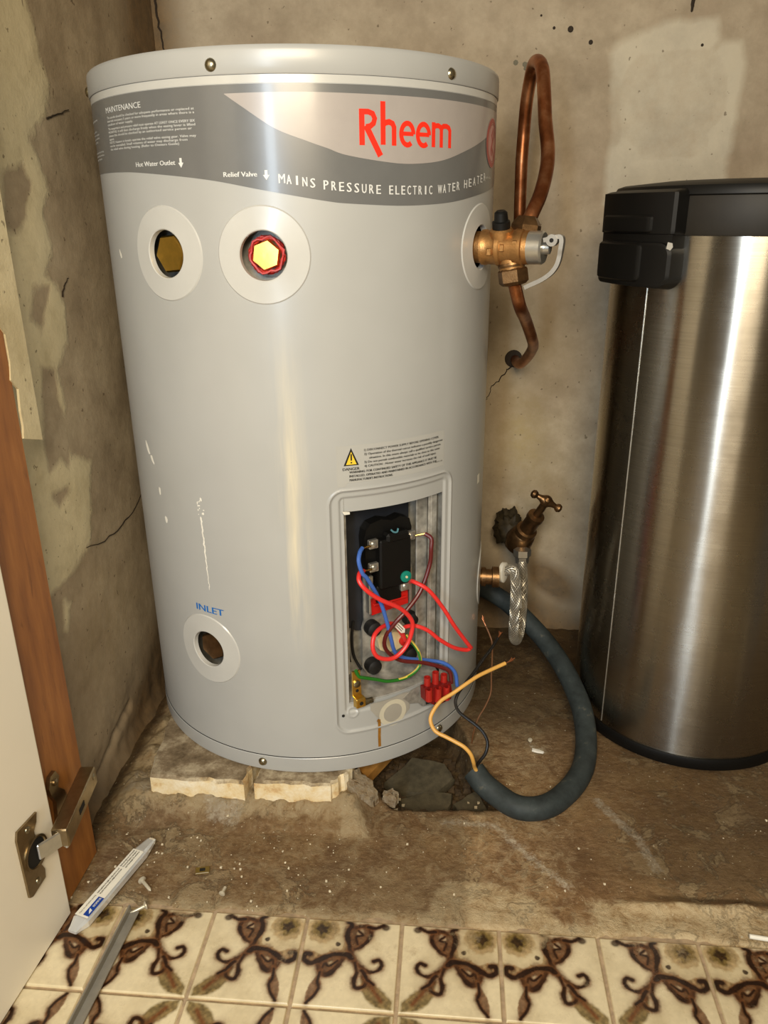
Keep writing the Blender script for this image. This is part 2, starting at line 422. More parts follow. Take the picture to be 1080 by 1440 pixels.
def text_mesh(txt):
    cu = bpy.data.curves.new('t', 'FONT'); cu.body = txt; cu.size = 1; cu.resolution_u = 2
    o = bpy.data.objects.new('t', cu); COL.objects.link(o)
    dg = bpy.context.evaluated_depsgraph_get(); me = bpy.data.meshes.new_from_object(o.evaluated_get(dg))
    V = [tuple(v.co[:2]) for v in me.vertices]; F = [tuple(p.vertices) for p in me.polygons]
    bpy.data.objects.remove(o); bpy.data.curves.remove(cu); bpy.data.meshes.remove(me)
    return V, F
def text_fit(txt, u0, u1, v0, h, fn, mb, mi=0, bold=0, curve=None):
    """text from u0 to u1, baseline v0, cap height h; fn maps (u,v) to space"""
    V, F = text_mesh(txt)
    if not V: return
    xs = [v[0] for v in V]; a, b = min(xs), max(xs); k = (u1-u0)/(b-a); cap = .70
    for e in ([0, bold] if bold else [0]):
        P = []
        for x, y in V:
            u = u0+(x-a)*k+e; P.append(fn(u, v0+y/cap*h+(curve(u) if curve else 0)))
        mb.add(P, F, mi)

# ---- numpy fields
def vnoise(x, y, scale, seed=0, octv=4):
    rs = np.random.RandomState(seed); out = 0*x; amp = 1; tot = 0
    for o in range(octv):
        T = rs.rand(64, 64); X = x*scale; Y = y*scale; xi = np.floor(X).astype(int); yi = np.floor(Y).astype(int)
        fx = X-xi; fy = Y-yi; fx = fx*fx*(3-2*fx); fy = fy*fy*(3-2*fy)
        g = lambda a, b: T[a % 64, b % 64]
        out = out+amp*((g(xi, yi)*(1-fx)+g(xi+1, yi)*fx)*(1-fy)+(g(xi, yi+1)*(1-fx)+g(xi+1, yi+1)*fx)*fy)
        tot += amp; amp *= .5; scale *= 2.03
    return out/tot
def seg_d(x, y, a, b):
    ax, ay = a; bx, by = b; dx, dy = bx-ax, by-ay; L = dx*dx+dy*dy+1e-12
    t = np.clip(((x-ax)*dx+(y-ay)*dy)/L, 0, 1); return np.hypot(x-ax-t*dx, y-ay-t*dy)
def poly_sdf(x, y, P):
    """positive inside"""
    d = 1e9+0*x; ins = np.zeros(x.shape, bool); n = len(P)
    for i in range(n):
        a, b = P[i], P[(i+1) % n]; d = np.minimum(d, seg_d(x, y, a, b))
        c = ((a[1] > y) != (b[1] > y)) & (x < (b[0]-a[0])*(y-a[1])/((b[1]-a[1])+1e-12)+a[0]); ins ^= c
    return np.where(ins, d, -d)
def line_d(x, y, P):
    d = 1e9+0*x
    for a, b in zip(P[:-1], P[1:]): d = np.minimum(d, seg_d(x, y, a, b))
    return d
def grid_mesh(name, nu, nv, pts, mat, attrs, loc, kind='structure', parent=None, label=None):
    """pts (nv,nu,3) numpy in world; fast creation"""
    me = bpy.data.meshes.new(name); P = (pts-np.array(loc)).reshape(-1, 3)
    i = np.arange(nu*nv).reshape(nv, nu); q = np.stack([i[:-1, :-1], i[:-1, 1:], i[1:, 1:], i[1:, :-1]], -1).reshape(-1, 4)
    me.vertices.add(len(P)); me.vertices.foreach_set('co', P.ravel())
    me.loops.add(q.size); me.loops.foreach_set('vertex_index', q.ravel())
    me.polygons.add(len(q)); me.polygons.foreach_set('loop_start', np.arange(0, q.size, 4)); me.polygons.foreach_set('loop_total', np.full(len(q), 4))
    me.materials.append(mat); me.update(calc_edges=True)
    me.polygons.foreach_set('use_smooth', np.ones(len(q), bool))
    for k, a in attrs.items():
        if a.ndim == 3:
            at = me.attributes.new(k, 'FLOAT_COLOR', 'POINT'); c = np.concatenate([a, np.ones(a.shape[:2]+(1,))], -1)
            at.data.foreach_set('color', c.ravel().astype(np.float32))
        else:
            at = me.attributes.new(k, 'FLOAT', 'POINT'); at.data.foreach_set('value', a.ravel().astype(np.float32))
    o = bpy.data.objects.new(name, me); COL.objects.link(o); o.location = loc
    if kind: o['kind'] = kind
    if parent is not None: o.parent = parent
    ORG[o.name] = Vector(loc); return o

# ================================================================== SETTING
XL, YB = -.43, 1.235
def back_wall():
    x = np.arange(-.436, .66, .004); z = np.arange(-.06, 1.5, .004); X, Z = np.meshgrid(x, z)
    patch = poly_sdf(X, Z, [(.202, .88), (.212, .893), (.235, .9), (.27, .916), (.339, .918), (.344, .889), (.372, .89), (.381, .863), (.378, .804), (.375, .741), (.376, .69), (.21, .69), (.209, .751), (.216, .771), (.207, .85)])
    inner = poly_sdf(X, Z, [(.224, .867), (.241, .884), (.343, .889), (.366, .855), (.369, .804), (.349, .778), (.353, .746), (.256, .743), (.234, .766), (.219, .766), (.211, .85)])
    pm = np.clip(patch/.012, -1, 1)-.75*np.clip(inner/.01+.3, 0, 1)
    lo = np.hypot((X-.10)/.09, (Z-.44)/.2)
    damp_and_dark = np.clip((.075+.05*np.sin(X*17+1)-Z)/.06, -1, 1)
    damp_and_dark = np.maximum(damp_and_dark, np.clip(1-np.hypot((X-.175)/.05, (Z-.09-(X-.17)*-.6)/.03), -1, 1))
    damp_and_dark = np.maximum(damp_and_dark, .6*np.clip((-.395-X)/.03, -1, 1))  # also darker towards the left corner
    tint = .55*np.exp(-((X-.11)/.035)**2-((Z-.34)/.07)**2)+.25*np.exp(-((X-.15)/.05)**2-((Z-.25)/.1)**2)+.2*np.exp(-((X-.1)/.1)**2-((Z-.5)/.1)**2)
    w = vnoise(X, Z, 6, 3)*.004+vnoise(X, Z, 40, 4)*.0012
    fil = np.clip((.03-Z)/.05, 0, 1)**2*.03
    P = np.stack([X, YB-w-fil+.002, Z], -1)
    grid_mesh('wall_back', len(x), len(z), P, M['wall'], dict(cream=-1+0*X, patch=pm, damp_and_dark=damp_and_dark, tint=tint), (0, YB, 0))
back_wall()
def left_wall():
    y = np.arange(.58, 1.24, .004); z = np.arange(-.06, 1.5, .004); Y, Z = np.meshgrid(y, z)
    c = poly_sdf(Y, Z, [(.4, 1.6), (.9, 1.6), (.871, .906), (.87, .881), (.88, .859), (.882, .834), (.897, .81), (.878, .782), (.834, .755), (.848, .732), (.858, .706), (.839, .685), (.846, .649), (.822, .625), (.843, .613), (.858, .589), (.851, .551), (.817, .525), (.824, .485), (.813, .463), (.819, .428), (.863, .406), (.837, .334), (.834, .317), (.785, .302), (.755, .298), (.725, .298), (.4, .298)])
    for h in ([(.782, .538), (.815, .53), (.81, .496), (.829, .459), (.81, .414), (.793, .428), (.766, .42), (.764, .46), (.775, .503)],
              [(.764, .405), (.801, .4), (.806, .39), (.777, .379), (.76, .394)],
              [(.77, .722), (.813, .734), (.826, .711), (.79, .665), (.757, .666)],
              [(.794, .617), (.831, .614), (.799, .566), (.776, .584)]):
        c = np.minimum(c, -poly_sdf(Y, Z, h)+.002)
    c = np.maximum(c, poly_sdf(Y, Z, [(.75, .283), (.762, .268), (.747, .24), (.741, .247)]))
    cm = np.clip(c/.014, -1, 1)
    damp_and_dark = np.clip((.07+.05*np.sin(Y*14)-Z)/.07, -1, 1)-.1
    damp_and_dark = np.maximum(damp_and_dark, np.clip((Y-1.12)/.08, -1, .7))  # also darker towards the back corner
    tint = .2*np.exp(-((Y-.85)/.1)**2-((Z-.2)/.1)**2)
    w = vnoise(Y, Z, 6, 13)*.004+vnoise(Y, Z, 40, 14)*.0012+np.clip(cm, 0, 1)*.0008
    cr = np.clip(1-line_d(Y, Z, [(.75, .02), (.79, .035), (.83, .05), (.87, .055)])/.010, 0, 1)*vnoise(Y, Z, 60, 5)*.02
    fil = np.clip((.03-Z)/.05, 0, 1)**2*.03+np.clip((.12-Z)/.12, 0, 1)*(vnoise(Y, Z, 28, 55, 5)-.5)*.014
    P = np.stack([XL+w-cr+fil-.002, Y, Z], -1)
    o = grid_mesh('wall_left', len(y), len(z), P, M['wall'], dict(cream=cm, patch=-1+0*Y, damp_and_dark=damp_and_dark, tint=tint), (XL, 1.0, 0))
    return o
left_wall()
# wall marks: cracks and pits belong to the walls
wb = bpy.data.objects['wall_back']; wl = bpy.data.objects['wall_left']
def crack(par, pts, r, axis):
    Q = []
    for (a, b) in pts: Q.append((a, YB-.0006, b) if axis == 'b' else (XL+.0012, a, b))
    R = []
    for p, q in zip(Q[:-1], Q[1:]):
        for k in range(4):
            v = Vector(p).lerp(Vector(q), k/4); j = .0016
            v += Vector((random.uniform(-j, j) if axis == 'b' else 0, random.uniform(-j, j) if axis != 'b' else 0, random.uniform(-j, j))); R.append(v)
    R.append(Vector(Q[-1])); V, F = tube(R, lambda t: r*(1-.6*t), 6, raw=True); mesh_obj('crack', V, F, M['crack'], par)
crack(wb, [(.093, .46), (.089, .456), (.082, .448), (.07, .433), (.059, .424), (.057, .411), (.052, .403)], .0012, 'b')
crack(wb, [(-.421, .99), (-.423, .96), (-.422, .935), (-.417, .908), (-.416, .88)], .0022, 'b')
crack(wb, [(.302, .950), (.304, .935), (.304, .926)], .0035, 'b')
crack(wl, [(.878, .778), (.895, .783), (.931, .791)], .0011, 'l')
crack(wl, [(1.0, .322), (.957, .306), (.907, .301), (.854, .304), (.818, .314)], .001, 'l')
crack(wl, [(.853, .60), (.863, .612), (.873, .617)], .001, 'l')
for x, z, r in ((.125, .912, .002), (.147, .91, .004), (.175, .894, .003), (.322, .887, .002), (.107, .927, .0015)):
    V, F = lathe([(0, r), (.0006, r*.8)], (x, YB-.001, z), (0, -1, 0), 9); mesh_obj('pit_mark', V, F, M['crack'], wb)
mb = MB()
for k in range(9):
    x, z = .085+random.uniform(-.012, .012), .869+random.uniform(-.005, .005)
    mb.add(*lathe([(0, random.uniform(.002, .004)), (.0008, .001)], (x, YB-.001, z), (0, -1, 0), 7))
mb.build('chipped_spot', plain('chip_grey', '#6c6655', .9), wb)
# right side of the alcove, out of frame
V, F = box((.665, .92, .72), (.02, .66, 1.56)); mesh_obj('wall_right', V, F, plain('side_render', '#8a7a60', .85, 0, .2, 12, .3), kind='structure')

for nm, x0, x1, col in (('wall_front', -2.2, -.62, '#a08c6c'), ('reflect_panel_dark', -.62, -.16, '#4a3a28'), ('wall_front', -.16, .42, '#d6c9a4'), ('reflect_panel_brown', .42, 2.2, '#4b2f17')):  # unseen light and dark panels, added to give the bin its reflected bands
    V, F = box(((x0+x1)/2, -2.25, 1.2), (x1-x0, .05, 2.4)); mesh_obj(nm, V, F, plain(nm+'_paint', col, .6, 0, .1, 3), kind='structure')
PIT = [(-.125, .835), (-.105, .80), (-.085, .795), (-.056, .763), (.014, .766), (.066, .772), (.061, .834), (.035, .88), (.01, .95), (-.01, 1.05), (-.12, 1.05)]
def floor_slab():
    x = np.arange(-.436, .66, .0032); y = np.arange(.576, 1.24, .0032); X, Y = np.meshgrid(x, y)
    n = vnoise(X, Y, 22, 21, 5); nn = vnoise(X, Y, 90, 22, 3); nb = vnoise(X, Y, 45, 29, 4)
    h = (vnoise(X, Y, 5, 20)-.5)*.006+(n-.5)*.004+(nn-.5)*.0016
    # mortar bed heaped at the bricks
    bd = np.clip((Y-.712-(vnoise(X, Y, 30, 77)-.5)*.02)/.032, 0, 1)*np.clip((-.085-X)/.02, 0, 1)*np.clip((X+.43)/.04, 0, 1)
    h += bd*(.019+(nb-.5)*.022)
    pit = poly_sdf(X, Y, PIT)+(nb-.5)*.018
    h -= np.clip(pit/.012, 0, 1)*(.045+(n-.5)*.03)
    h += np.clip(1-abs(pit+.006)/.012, 0, 1)*(nb-.35)*.008
    # ridge of mortar in front at the right
    rd = np.exp(-((Y-(.640+(X-.27)*.02))/.006)**2)*np.clip((X-.17)/.05, 0, 1); h += rd*.008*(nb+.3)
    h += np.clip(.655-Y, 0, .03)/.03*np.clip((X-.17)/.05, 0, 1)*.001
    # ragged edge sloping under the tiles
    e = .5965+(nb-.5)*.016+.008*np.exp(-((X-.13)/.03)**2)*-1.6
    h = np.where(Y < e+.006, np.minimum(h, -.0125+np.clip((Y-e)/.006, 0, 1)*.0135), h)
    pale = np.maximum(np.maximum(poly_sdf(X, Y, [(.0, .657), (.06, .655), (.104, .64), (.13, .60), (.1, .59), (-.02, .59)]), poly_sdf(X, Y, [(-.125, .755), (-.099, .763), (-.085, .711), (-.12, .71)])), .012-abs(Y-.6)-np.clip(X-.25, 0, 1))/.014
    pale = np.maximum(np.clip(pale, -1, 1), np.clip((.645-Y)/.012, -1, 1)*np.clip((X-.15)/.02, 0, 1)-.25)
    pale = np.maximum(pale, np.clip(bd*1.3-.75, -1, .5))
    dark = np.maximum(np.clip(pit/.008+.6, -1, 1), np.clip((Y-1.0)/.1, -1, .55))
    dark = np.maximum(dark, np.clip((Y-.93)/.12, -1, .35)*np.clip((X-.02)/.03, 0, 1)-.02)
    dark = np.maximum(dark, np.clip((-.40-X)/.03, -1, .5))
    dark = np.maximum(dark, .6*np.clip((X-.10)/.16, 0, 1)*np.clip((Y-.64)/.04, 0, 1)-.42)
    dark = np.maximum(dark, (.5-abs(Y-.652)/.008)-np.clip((.25-X)/.08, 0, 1))  # shadow line behind the mortar ridge, painted as a dark strip
    white = np.maximum(poly_sdf(X, Y, [(-.29, .745), (-.259, .756), (-.24, .736), (-.25, .718), (-.28, .722)]), poly_sdf(X, Y, [(-.39, .79), (-.36, .77), (-.36, .748), (-.395, .75)]))/.012
    white = np.maximum(white, poly_sdf(X, Y, [(.11, .905), (.135, .90), (.135, .88), (.118, .885)])/.012-.2)
    white = np.maximum(white, .55-line_d(X, Y, [(.188, .795), (.205, .765), (.226, .735), (.236, .69)])/.009)
    white = np.maximum(white, .15-line_d(X, Y, [(.0, .745), (.06, .745), (.105, .69), (.135, .66)])/.016)
    white = np.clip(white, -1, .12)
    P = np.stack([X, Y, h], -1)
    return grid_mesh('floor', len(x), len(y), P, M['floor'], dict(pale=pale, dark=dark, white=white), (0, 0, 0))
floor = floor_slab()

# ---- tiles
PP, TX, TY = .0981, -.2359, .5008
def paint_tile():
    n = 140; g = np.linspace(0, 1, n); U, Vv = np.meshgrid(g, g)
    jit = (vnoise(U, Vv, 10, 31, 5)-.5)*.036; U2 = U+jit; V2 = Vv+(vnoise(U, Vv, 10, 32, 5)-.5)*.036
    cream = np.array(hx('#d6c8a6')[:3]); tan = np.array(hx('#b39b72')[:3]); pale = np.array(hx('#d8cba8')[:3])
    dark = np.array(hx('#2c170b')[:3]); brown = np.array(hx('#6d4526')[:3]); olive = np.array(hx('#6f5a24')[:3])
    C = np.ones((n, n, 3))*cream
    S1 = [(.48, .55), (.52, .66), (.545, .78), (.55, .88), (.53, .96), (.57, .985)]
    S3 = [(.48, .55), (.56, .59), (.66, .585), (.75, .54), (.84, .475), (.91, .47), (.965, .50), (.96, .57), (.91, .565)]
    reg = [(.48, .55), (.56, .59), (.7, .585), (.84, .48), (1.02, .47), (1.02, 1.02), (.55, 1.02), (.55, .8)]
    k = np.clip(poly_sdf(U, Vv, reg)/.02+.5, 0, 1)[..., None]; C = C*(1-k)+tan*k
    ang = np.arctan2(V2-.87, U2-.82); rr = np.hypot(U2-.82, V2-.87)
    sc = .27+.040*np.abs(np.sin(ang*5+.4))+(vnoise(U, Vv, 18, 36)-.5)*.05; ring = np.clip((sc-rr)/.012+.5, 0, 1)*np.clip((rr-.16-(vnoise(U, Vv, 16, 37)-.5)*.08)/.03, 0, 1)
    k = (ring*k[..., 0])[..., None]*.65; C = C*(1-k)+pale*k
    def halo(C, d, w, soft, col, a=1): q = (np.clip((w+soft-d)/soft, 0, 1)**1.3)[..., None]*a; return C*(1-q)+col*q
    def stroke(C, P, w, col=dark):
        if len(P) > 3: P = [(p.x, p.y) for p in spline([(a, b, 0) for a, b in P], 5)]
        w = w*(.62+1.0*(vnoise(U, Vv, 9, 33)-.3)); d = line_d(U2, V2, P); C = halo(C, d, w+.01, .075, brown, .32); C = halo(C, d, w, .034, brown, .85); return halo(C, d, w*.75, .014, col)
    leaf1 = [(.505, .62), (.42, .68), (.335, .76), (.30, .86), (.34, .93), (.45, .925), (.53, .93)]
    fill1 = leaf1+[(.53, .75)]
    leaf2 = [(.555, .57), (.59, .47), (.65, .38), (.72, .34), (.79, .38), (.82, .49)]
    fill2 = leaf2+[(.7, .57)]
    for f in (fill1, fill2):
        C = halo(C, -poly_sdf(U2, V2, f), .0, .015, np.array(hx('#5a3b20')[:3]), .9)
    C = halo(C, np.hypot((U2-.42)/1.0, (V2-.85)/1.3), .030, .02, cream, .9); C = halo(C, np.hypot((U2-.68)/1.4, V2-.47), .022, .02, cream, .9)
    C = stroke(C, leaf1, .022); C = stroke(C, leaf2, .022)
    C = stroke(C, [(.44, .72), (.46, .80), (.40, .82), (.44, .88)], .010); C = stroke(C, [(.62, .50), (.70, .44), (.74, .47), (.76, .42)], .012)
    C = halo(C, -poly_sdf(U2, V2, [(.36, .35), (.28, .30), (.16, .22), (.05, .10), (.04, .02), (.18, .04), (.27, .11), (.33, .22)]), .0, .03, olive, .85)
    C = stroke(C, [(.34, .34), (.24, .24), (.14, .10)], .008, brown)
    C = halo(C, -poly_sdf(U2, V2, [(.80, .33), (.75, .24), (.77, .15), (.87, .02), (.88, .14), (.85, .24)]), .0, .015, brown, .85)
    C = stroke(C, [(.78, .36), (.79, .28), (.76, .2), (.80, .12), (.87, .02)], .012)
    C = stroke(C, [(.34, .93), (.25, .92), (.18, .97)], .016); C = halo(C, np.hypot(U2-.16, (V2-.94)*1.2), .035, .03, dark, .85)
    C = stroke(C, [(.48, .55), (.38, .46), (.29, .40), (.21, .42), (.17, .48), (.20, .54), (.25, .52)], .020)
    C = stroke(C, [(.44, .50), (.41, .40), (.43, .30), (.39, .22), (.32, .24), (.30, .31)], .020)
    C = stroke(C, [(.36, .42), (.30, .32), (.22, .27)], .014)
    C = stroke(C, S1, .028); C = stroke(C, S3, .030)
    b = .075+.022*np.cos(ang*7); rn = rr+(vnoise(U, Vv, 22, 35)-.5)*.09; C = halo(C, rn, .085, .06, olive, .85); C = halo(C, rn-.012*np.cos(ang*5), .050, .03, dark, .88)
    C = halo(C, np.hypot(U2-.64, V2-.70), .018, .012, dark, .9)
    mot = (.80+.40*vnoise(U, Vv, 26, 38, 5))[..., None]; lum = C.mean(-1, keepdims=True); k_ = np.clip((.42-lum)/.2, 0, 1); C = C*(1-k_)+C*k_*(.35+1.1*vnoise(U, Vv, 34, 39, 4)[..., None]); C = C*(1+(mot-1)*.45)
    C = halo(C, np.minimum(np.minimum(U, 1-U), np.minimum(Vv, 1-Vv)), .0, .02, np.array(hx('#c9b68c')[:3]), .8)
    return C
TC = paint_tile()
def tile_mesh(fu, fv):
    n = 140; g = np.linspace(0, 1, n); s = PP-.0028; U, Vv = np.meshgrid(g, g)
    C = TC
    if fu: C = C[:, ::-1]
    if fv: C = C[::-1]
    ed = np.minimum(np.minimum(U, 1-U), np.minimum(Vv, 1-Vv))*s
    z = -.0012*np.clip(1-ed/.0016, 0, 1)**2
    X = (U-.5)*s; Y = (Vv-.5)*s
    # skirt: border ring pulled down
    Z = z.copy(); Z[0, :] = -.008; Z[-1, :] = -.008; Z[:, 0] = -.008; Z[:, -1] = -.008
    o = grid_mesh('tile', n, n, np.stack([X, Y, Z], -1), M['tile'], dict(paint=C), (0, 0, 0), kind=None, parent=floor)
    return o
protos = {(a, b): tile_mesh(a, b) for a in (0, 1) for b in (0, 1)}
used = set()
for j in range(0, -4, -1):
    for i in range(-3, 9):
        key = (i % 2, j % 2); o = protos[key]
        if key in used: o = o.copy(); COL.objects.link(o)
        used.add(key); o.location = (TX+(i+.5)*PP, TY+(j+.5)*PP, .0006+random.uniform(-.0004, .0004)); o.rotation_euler = (random.uniform(-.003, .003), random.uniform(-.003, .003), random.uniform(-.003, .003))
x = np.linspace(-.56, .66, 60); y = np.linspace(.10, .62, 30); X, Y = np.meshgrid(x, y)
grid_mesh('trim_1', 60, 30, np.stack([X, Y, -.0022+(vnoise(X, Y, 60, 41)-.5)*.0012], -1), M['grout'], {}, (0, .35, 0))
x = np.linspace(-2.2, 2.2, 8); y = np.linspace(-2.2, .105, 8); X, Y = np.meshgrid(x, y)
grid_mesh('floor_front', 8, 8, np.stack([X, Y, -.003+0*X], -1), plain('room_floor', '#a8916a', .5, 0, .2, 10), {}, (0, -1, 0))  # unseen room floor, a plain slab added for light bounce

# ================================================================== WATER HEATER
HX, HY, HR, ZB, ZT = -.1833, .991, .225, .045, .8190
def cyl(th, z, r=HR): a = rad(th); return Vector((HX+r*sin(a), HY-r*cos(a), z))
heater = empty('water_heater', (HX, HY, ZB), 'tall pale grey enamel cylindrical electric water heater standing on two bricks', 'water heater')

def rbox_sdf(u, v, cu, cv, hu, hv, r):
    qx = np.abs(u-cu)-hu+r; qy = np.abs(v-cv)-hv+r
    return -(np.hypot(np.maximum(qx, 0), np.maximum(qy, 0))+np.minimum(np.maximum(qx, qy), 0)-r)   # + inside
def jacket():
    th = np.concatenate([np.arange(-180, 11.5, 1.5), np.arange(12, 58, .25), np.arange(58.5, 180, 1.5)])
    th = np.sort(np.unique(np.concatenate([th[(abs(th-18.1) > .1) & (abs(th-51.6) > .1)], [18.1, 51.6]])))
    th = np.append(th, 180.)
    z = np.concatenate([np.arange(.066, .092, .004), np.arange(.092, .414, .0012), np.arange(.416, .798, .006)]); z = np.append(z, .7975)
    z = np.sort(np.unique(np.concatenate([z[(abs(z-.139) > .0005) & (abs(z-.3808) > .0005)], [.139, .3808]])))
    T, Z = np.meshgrid(th, z); U = np.radians(T)*HR; u0 = rad(34.25)*HR
    so = rbox_sdf(U, Z, u0, .2525, rad(20.2)*HR, .1535, .016)
    si = rbox_sdf(U, Z, u0+.0012, .262, rad(17.9)*HR, .1365, .006)
    def ss(x, w): x = np.clip(x/w+.5, 0, 1); return x*x*(3-2*x)
    r = HR-.0016*ss(so-.001, .0035)+.0012*np.exp(-((so)/.0016)**2)
    r = r-.0022*ss(si-.001, .003)
    # lower embossed lip and screw boss
    r = r+.0010*np.exp(-(np.hypot(U-rad(19.1)*HR, Z-.1256)-.006)**2/.0012**2)*(np.hypot(U-rad(19.1)*HR, Z-.1256) < .01)
    dent = .0015*np.exp(-((T-2)/5)**2-((Z-.36)/.03)**2); r = r-dent
    A = np.radians(T); P = np.stack([HX+r*np.sin(A), HY-r*np.cos(A), Z], -1)
    nu, nv = len(th), len(z); me_V = P.reshape(-1, 3)
    i = np.arange(nu*nv).reshape(nv, nu); q = np.stack([i[:-1, :-1], i[:-1, 1:], i[1:, 1:], i[1:, :-1]], -1)
    tc = (th[:-1]+th[1:])/2; zc = (z[:-1]+z[1:])/2; TCc, ZCc = np.meshgrid(tc, zc)
    keep = ~((TCc > 18.1) & (TCc < 51.6) & (ZCc > .139) & (ZCc < .3808))
    for (ht, hz, hr) in HOLES:
        keep &= np.hypot(np.radians(TCc-ht)*HR, ZCc-hz) > hr+.004
    q = q[keep]
    o = mesh_obj('jacket', me_V.tolist(), q.tolist(), M['jacket'], heater, ang=50)
    return o
HOLES = [(-26.7, .6457, .022), (.5, .6447, .022), (68.3, .6455, .021), (-26, .2005, .022), (90, .2155, .020)]
jacket()
def ring_surface(name, prof, mat, th0=0, th1=360, n=180):
    V = []; F = []; m = len(prof)
    for k in range(n):
        for (r, z) in prof: V.append(cyl(th0+(th1-th0)*k/n, z, r))
    for k in range(n):
        k2 = (k+1) % n
        for j in range(m-1): F.append((k*m+j, k2*m+j, k2*m+j+1, k*m+j+1))
    return V, F
V, F = ring_surface('', [(.218, .7965), (.2262, .7966), (.2268, .7975), (.2268, .815), (.2262, .8178), (.2245, .8195), (.15, .8205), (.001, .8205)], None)
mesh_obj('top_cap', V, F, M['jacket'], heater)
V, F = ring_surface('', [(.223, .7962), (.2243, .797)], None); mesh_obj('seam', V, F, M['dark_hole'], heater)
V, F = ring_surface('', [(.2251, .066), (.2259, .0665), (.2263, .0672), (.2263, .0682), (.2258, .0690), (.225, .0693)], None)
V2, F2 = ring_surface('', [(.001, .0455), (.215, .0455), (.2225, .0452), (.2255, .0462), (.2258, .048), (.2258, .0655), (.2252, .0663)], None)
mesh_obj('bottom_cap', V2, F2, M['jacket'], heater)
V, F = ring_surface('', [(.2253, .0664), (.2256, .0667), (.2256, .0672), (.2251, .0675)], None); mesh_obj('seam', V, F, M['dark_hole'], heater)
# printed band -------------------------------------------------------
def lerpc(pts):
    xs = [p[0] for p in pts]; ys = [p[1] for p in pts]
    # monotone smooth through many points
    return lambda t: float(np.interp(t, xs, ys))
def smoothf(pts):
    P = spline([(a, b, 0) for a, b in pts], 10); xs = [p.x for p in P]; ys = [p.y for p in P]
    return lambda t: float(np.interp(t, xs, ys))
def strip(top, bot, t0, t1, r, step=1.0, nz=4):
    n = max(2, int((t1-t0)/step)); V = []; F = []
    for k in range(n+1):
        t = t0+(t1-t0)*k/n; a, b = bot(t), top(t)
        for j in range(nz+1): V.append(cyl(t, a+(b-a)*j/nz, r))
    for k in range(n):
        for j in range(nz): q = k*(nz+1)+j; F.append((q, q+nz+1, q+nz+2, q+1))
    return V, F
bot = smoothf([(-110, .735), (-90, .7275), (-66, .7235), (-45, .7222), (-32, .7198), (-13, .7122), (1, .7024), (10, .6962), (16, .6924), (21, .6902), (34, .6879), (44, .6888), (53, .6915), (64, .6975), (75, .7038), (90, .713), (100, .722)])
V, F = strip(lambda t: .789, bot, -110, 100, HR+.0003); band = mesh_obj('printed_band', V, F, M['grey_print'], heater)
lt = smoothf([(-6.5, .7818), (10, .7823), (27, .7818), (47, .7820), (76, .7825), (92, .7825)])
lb = smoothf([(-6.5, .7817), (-2.4, .7711), (4.9, .7532), (12.3, .7425), (16.6, .7371), (21.1, .7314), (30, .7264), (37.9, .7248), (47.8, .7286), (57.3, .7385), (67.4, .7506), (80, .768), (92, .7824)])
V, F = strip(lt, lb, -6.4, 92, HR+.0005, .8); mesh_obj('swoosh_panel', V, F, M['light_print'], band)
V, F = strip(lambda t: .7962, lambda t: .7895, -180, 179.9, HR+.0003, 2, 1); mesh_obj('trim_strip', V, F, M['collar'], heater)
on = lambda off: (lambda u, v: cyl(math.degrees(u/HR), v, HR+off))
A = lambda d: rad(d)*HR
# big red wordmark: strokes in (theta, z)
def stroke_cyl(mb, pts, w, r, closed=False):
    Q = [Vector((A(t), z)) for t, z in pts]; V = []; n = len(Q)
    for i in range(n):
        a = Q[i-1] if (i or closed) else Q[0]; b = Q[(i+1) % n] if (i < n-1 or closed) else Q[-1]
        p, q = (Q[i]-a), (b-Q[i]); d1 = p.normalized() if p.length > 1e-9 else q.normalized(); d2 = q.normalized() if q.length > 1e-9 else d1
        d = (d1+d2); d = d.normalized() if d.length > 1e-6 else d1; nrm = Vector((-d.y, d.x)); k = 1/max(.5, nrm.dot(Vector((-d1.y, d1.x))))
        for s in (-1, 1): x = Q[i]+nrm*(s*w/2*k); V.append(cyl(math.degrees(x.x/HR), x.y, r))
    F = [(2*i, 2*((i+1) % n), 2*((i+1) % n)+1, 2*i+1) for i in range(n if closed else n-1)]
    mb.add(V, F)
mb = MB(); R0 = HR+.0007; wS = .0052
def L(k): # horizontal helper: theta step in metres->deg
    return math.degrees(k/HR)
# R
rx = 25.0
stroke_cyl(mb, [(rx, .7398), (rx, .7697)], wS, R0)
stroke_cyl(mb, [(rx-.4, .7675), (rx+1.6, .7675), (rx+2.7, .7660), (rx+3.2, .7622), (rx+2.9, .7582), (rx+2.1, .7558), (rx+1.0, .7550)], .0046, R0)
stroke_cyl(mb, [(rx+1.0, .7562), (rx+4.6, .7310)], .0056, R0)
# h
stroke_cyl(mb, [(30.3, .7405), (30.3, .7765)], .0050, R0)
stroke_cyl(mb, [(30.3, .7570), (30.9, .7590), (31.9, .7598), (32.8, .7585), (33.2, .7555), (33.2, .7400)], .0048, R0)
def letter_e(cx, w):
    h = .0092; c = .7502; P = [(cx-w*.8, c+.0003), (cx+w, c+.0003)]
    stroke_cyl(mb, P, .0036, R0)
    arc = [(cx+w*cos(rad(a)), c+h*sin(rad(a))) for a in range(0, 318, 14)]; stroke_cyl(mb, arc, .0044, R0)
letter_e(36.9, 1.75); letter_e(41.7, 1.8)
stroke_cyl(mb, [(44.9, .7402), (44.9, .7618)], .0046, R0)
stroke_cyl(mb, [(44.9, .757), (45.5, .7588), (46.5, .7592), (47.3, .758), (47.6, .7555), (47.6, .7402)], .0044, R0)
stroke_cyl(mb, [(47.6, .757), (48.3, .7590), (49.4, .7592), (50.3, .758), (50.7, .7555), (50.7, .7402)], .0044, R0)
mb.build('lettering', M['red_print'], band, label='large red wordmark lettering')
mb = MB()
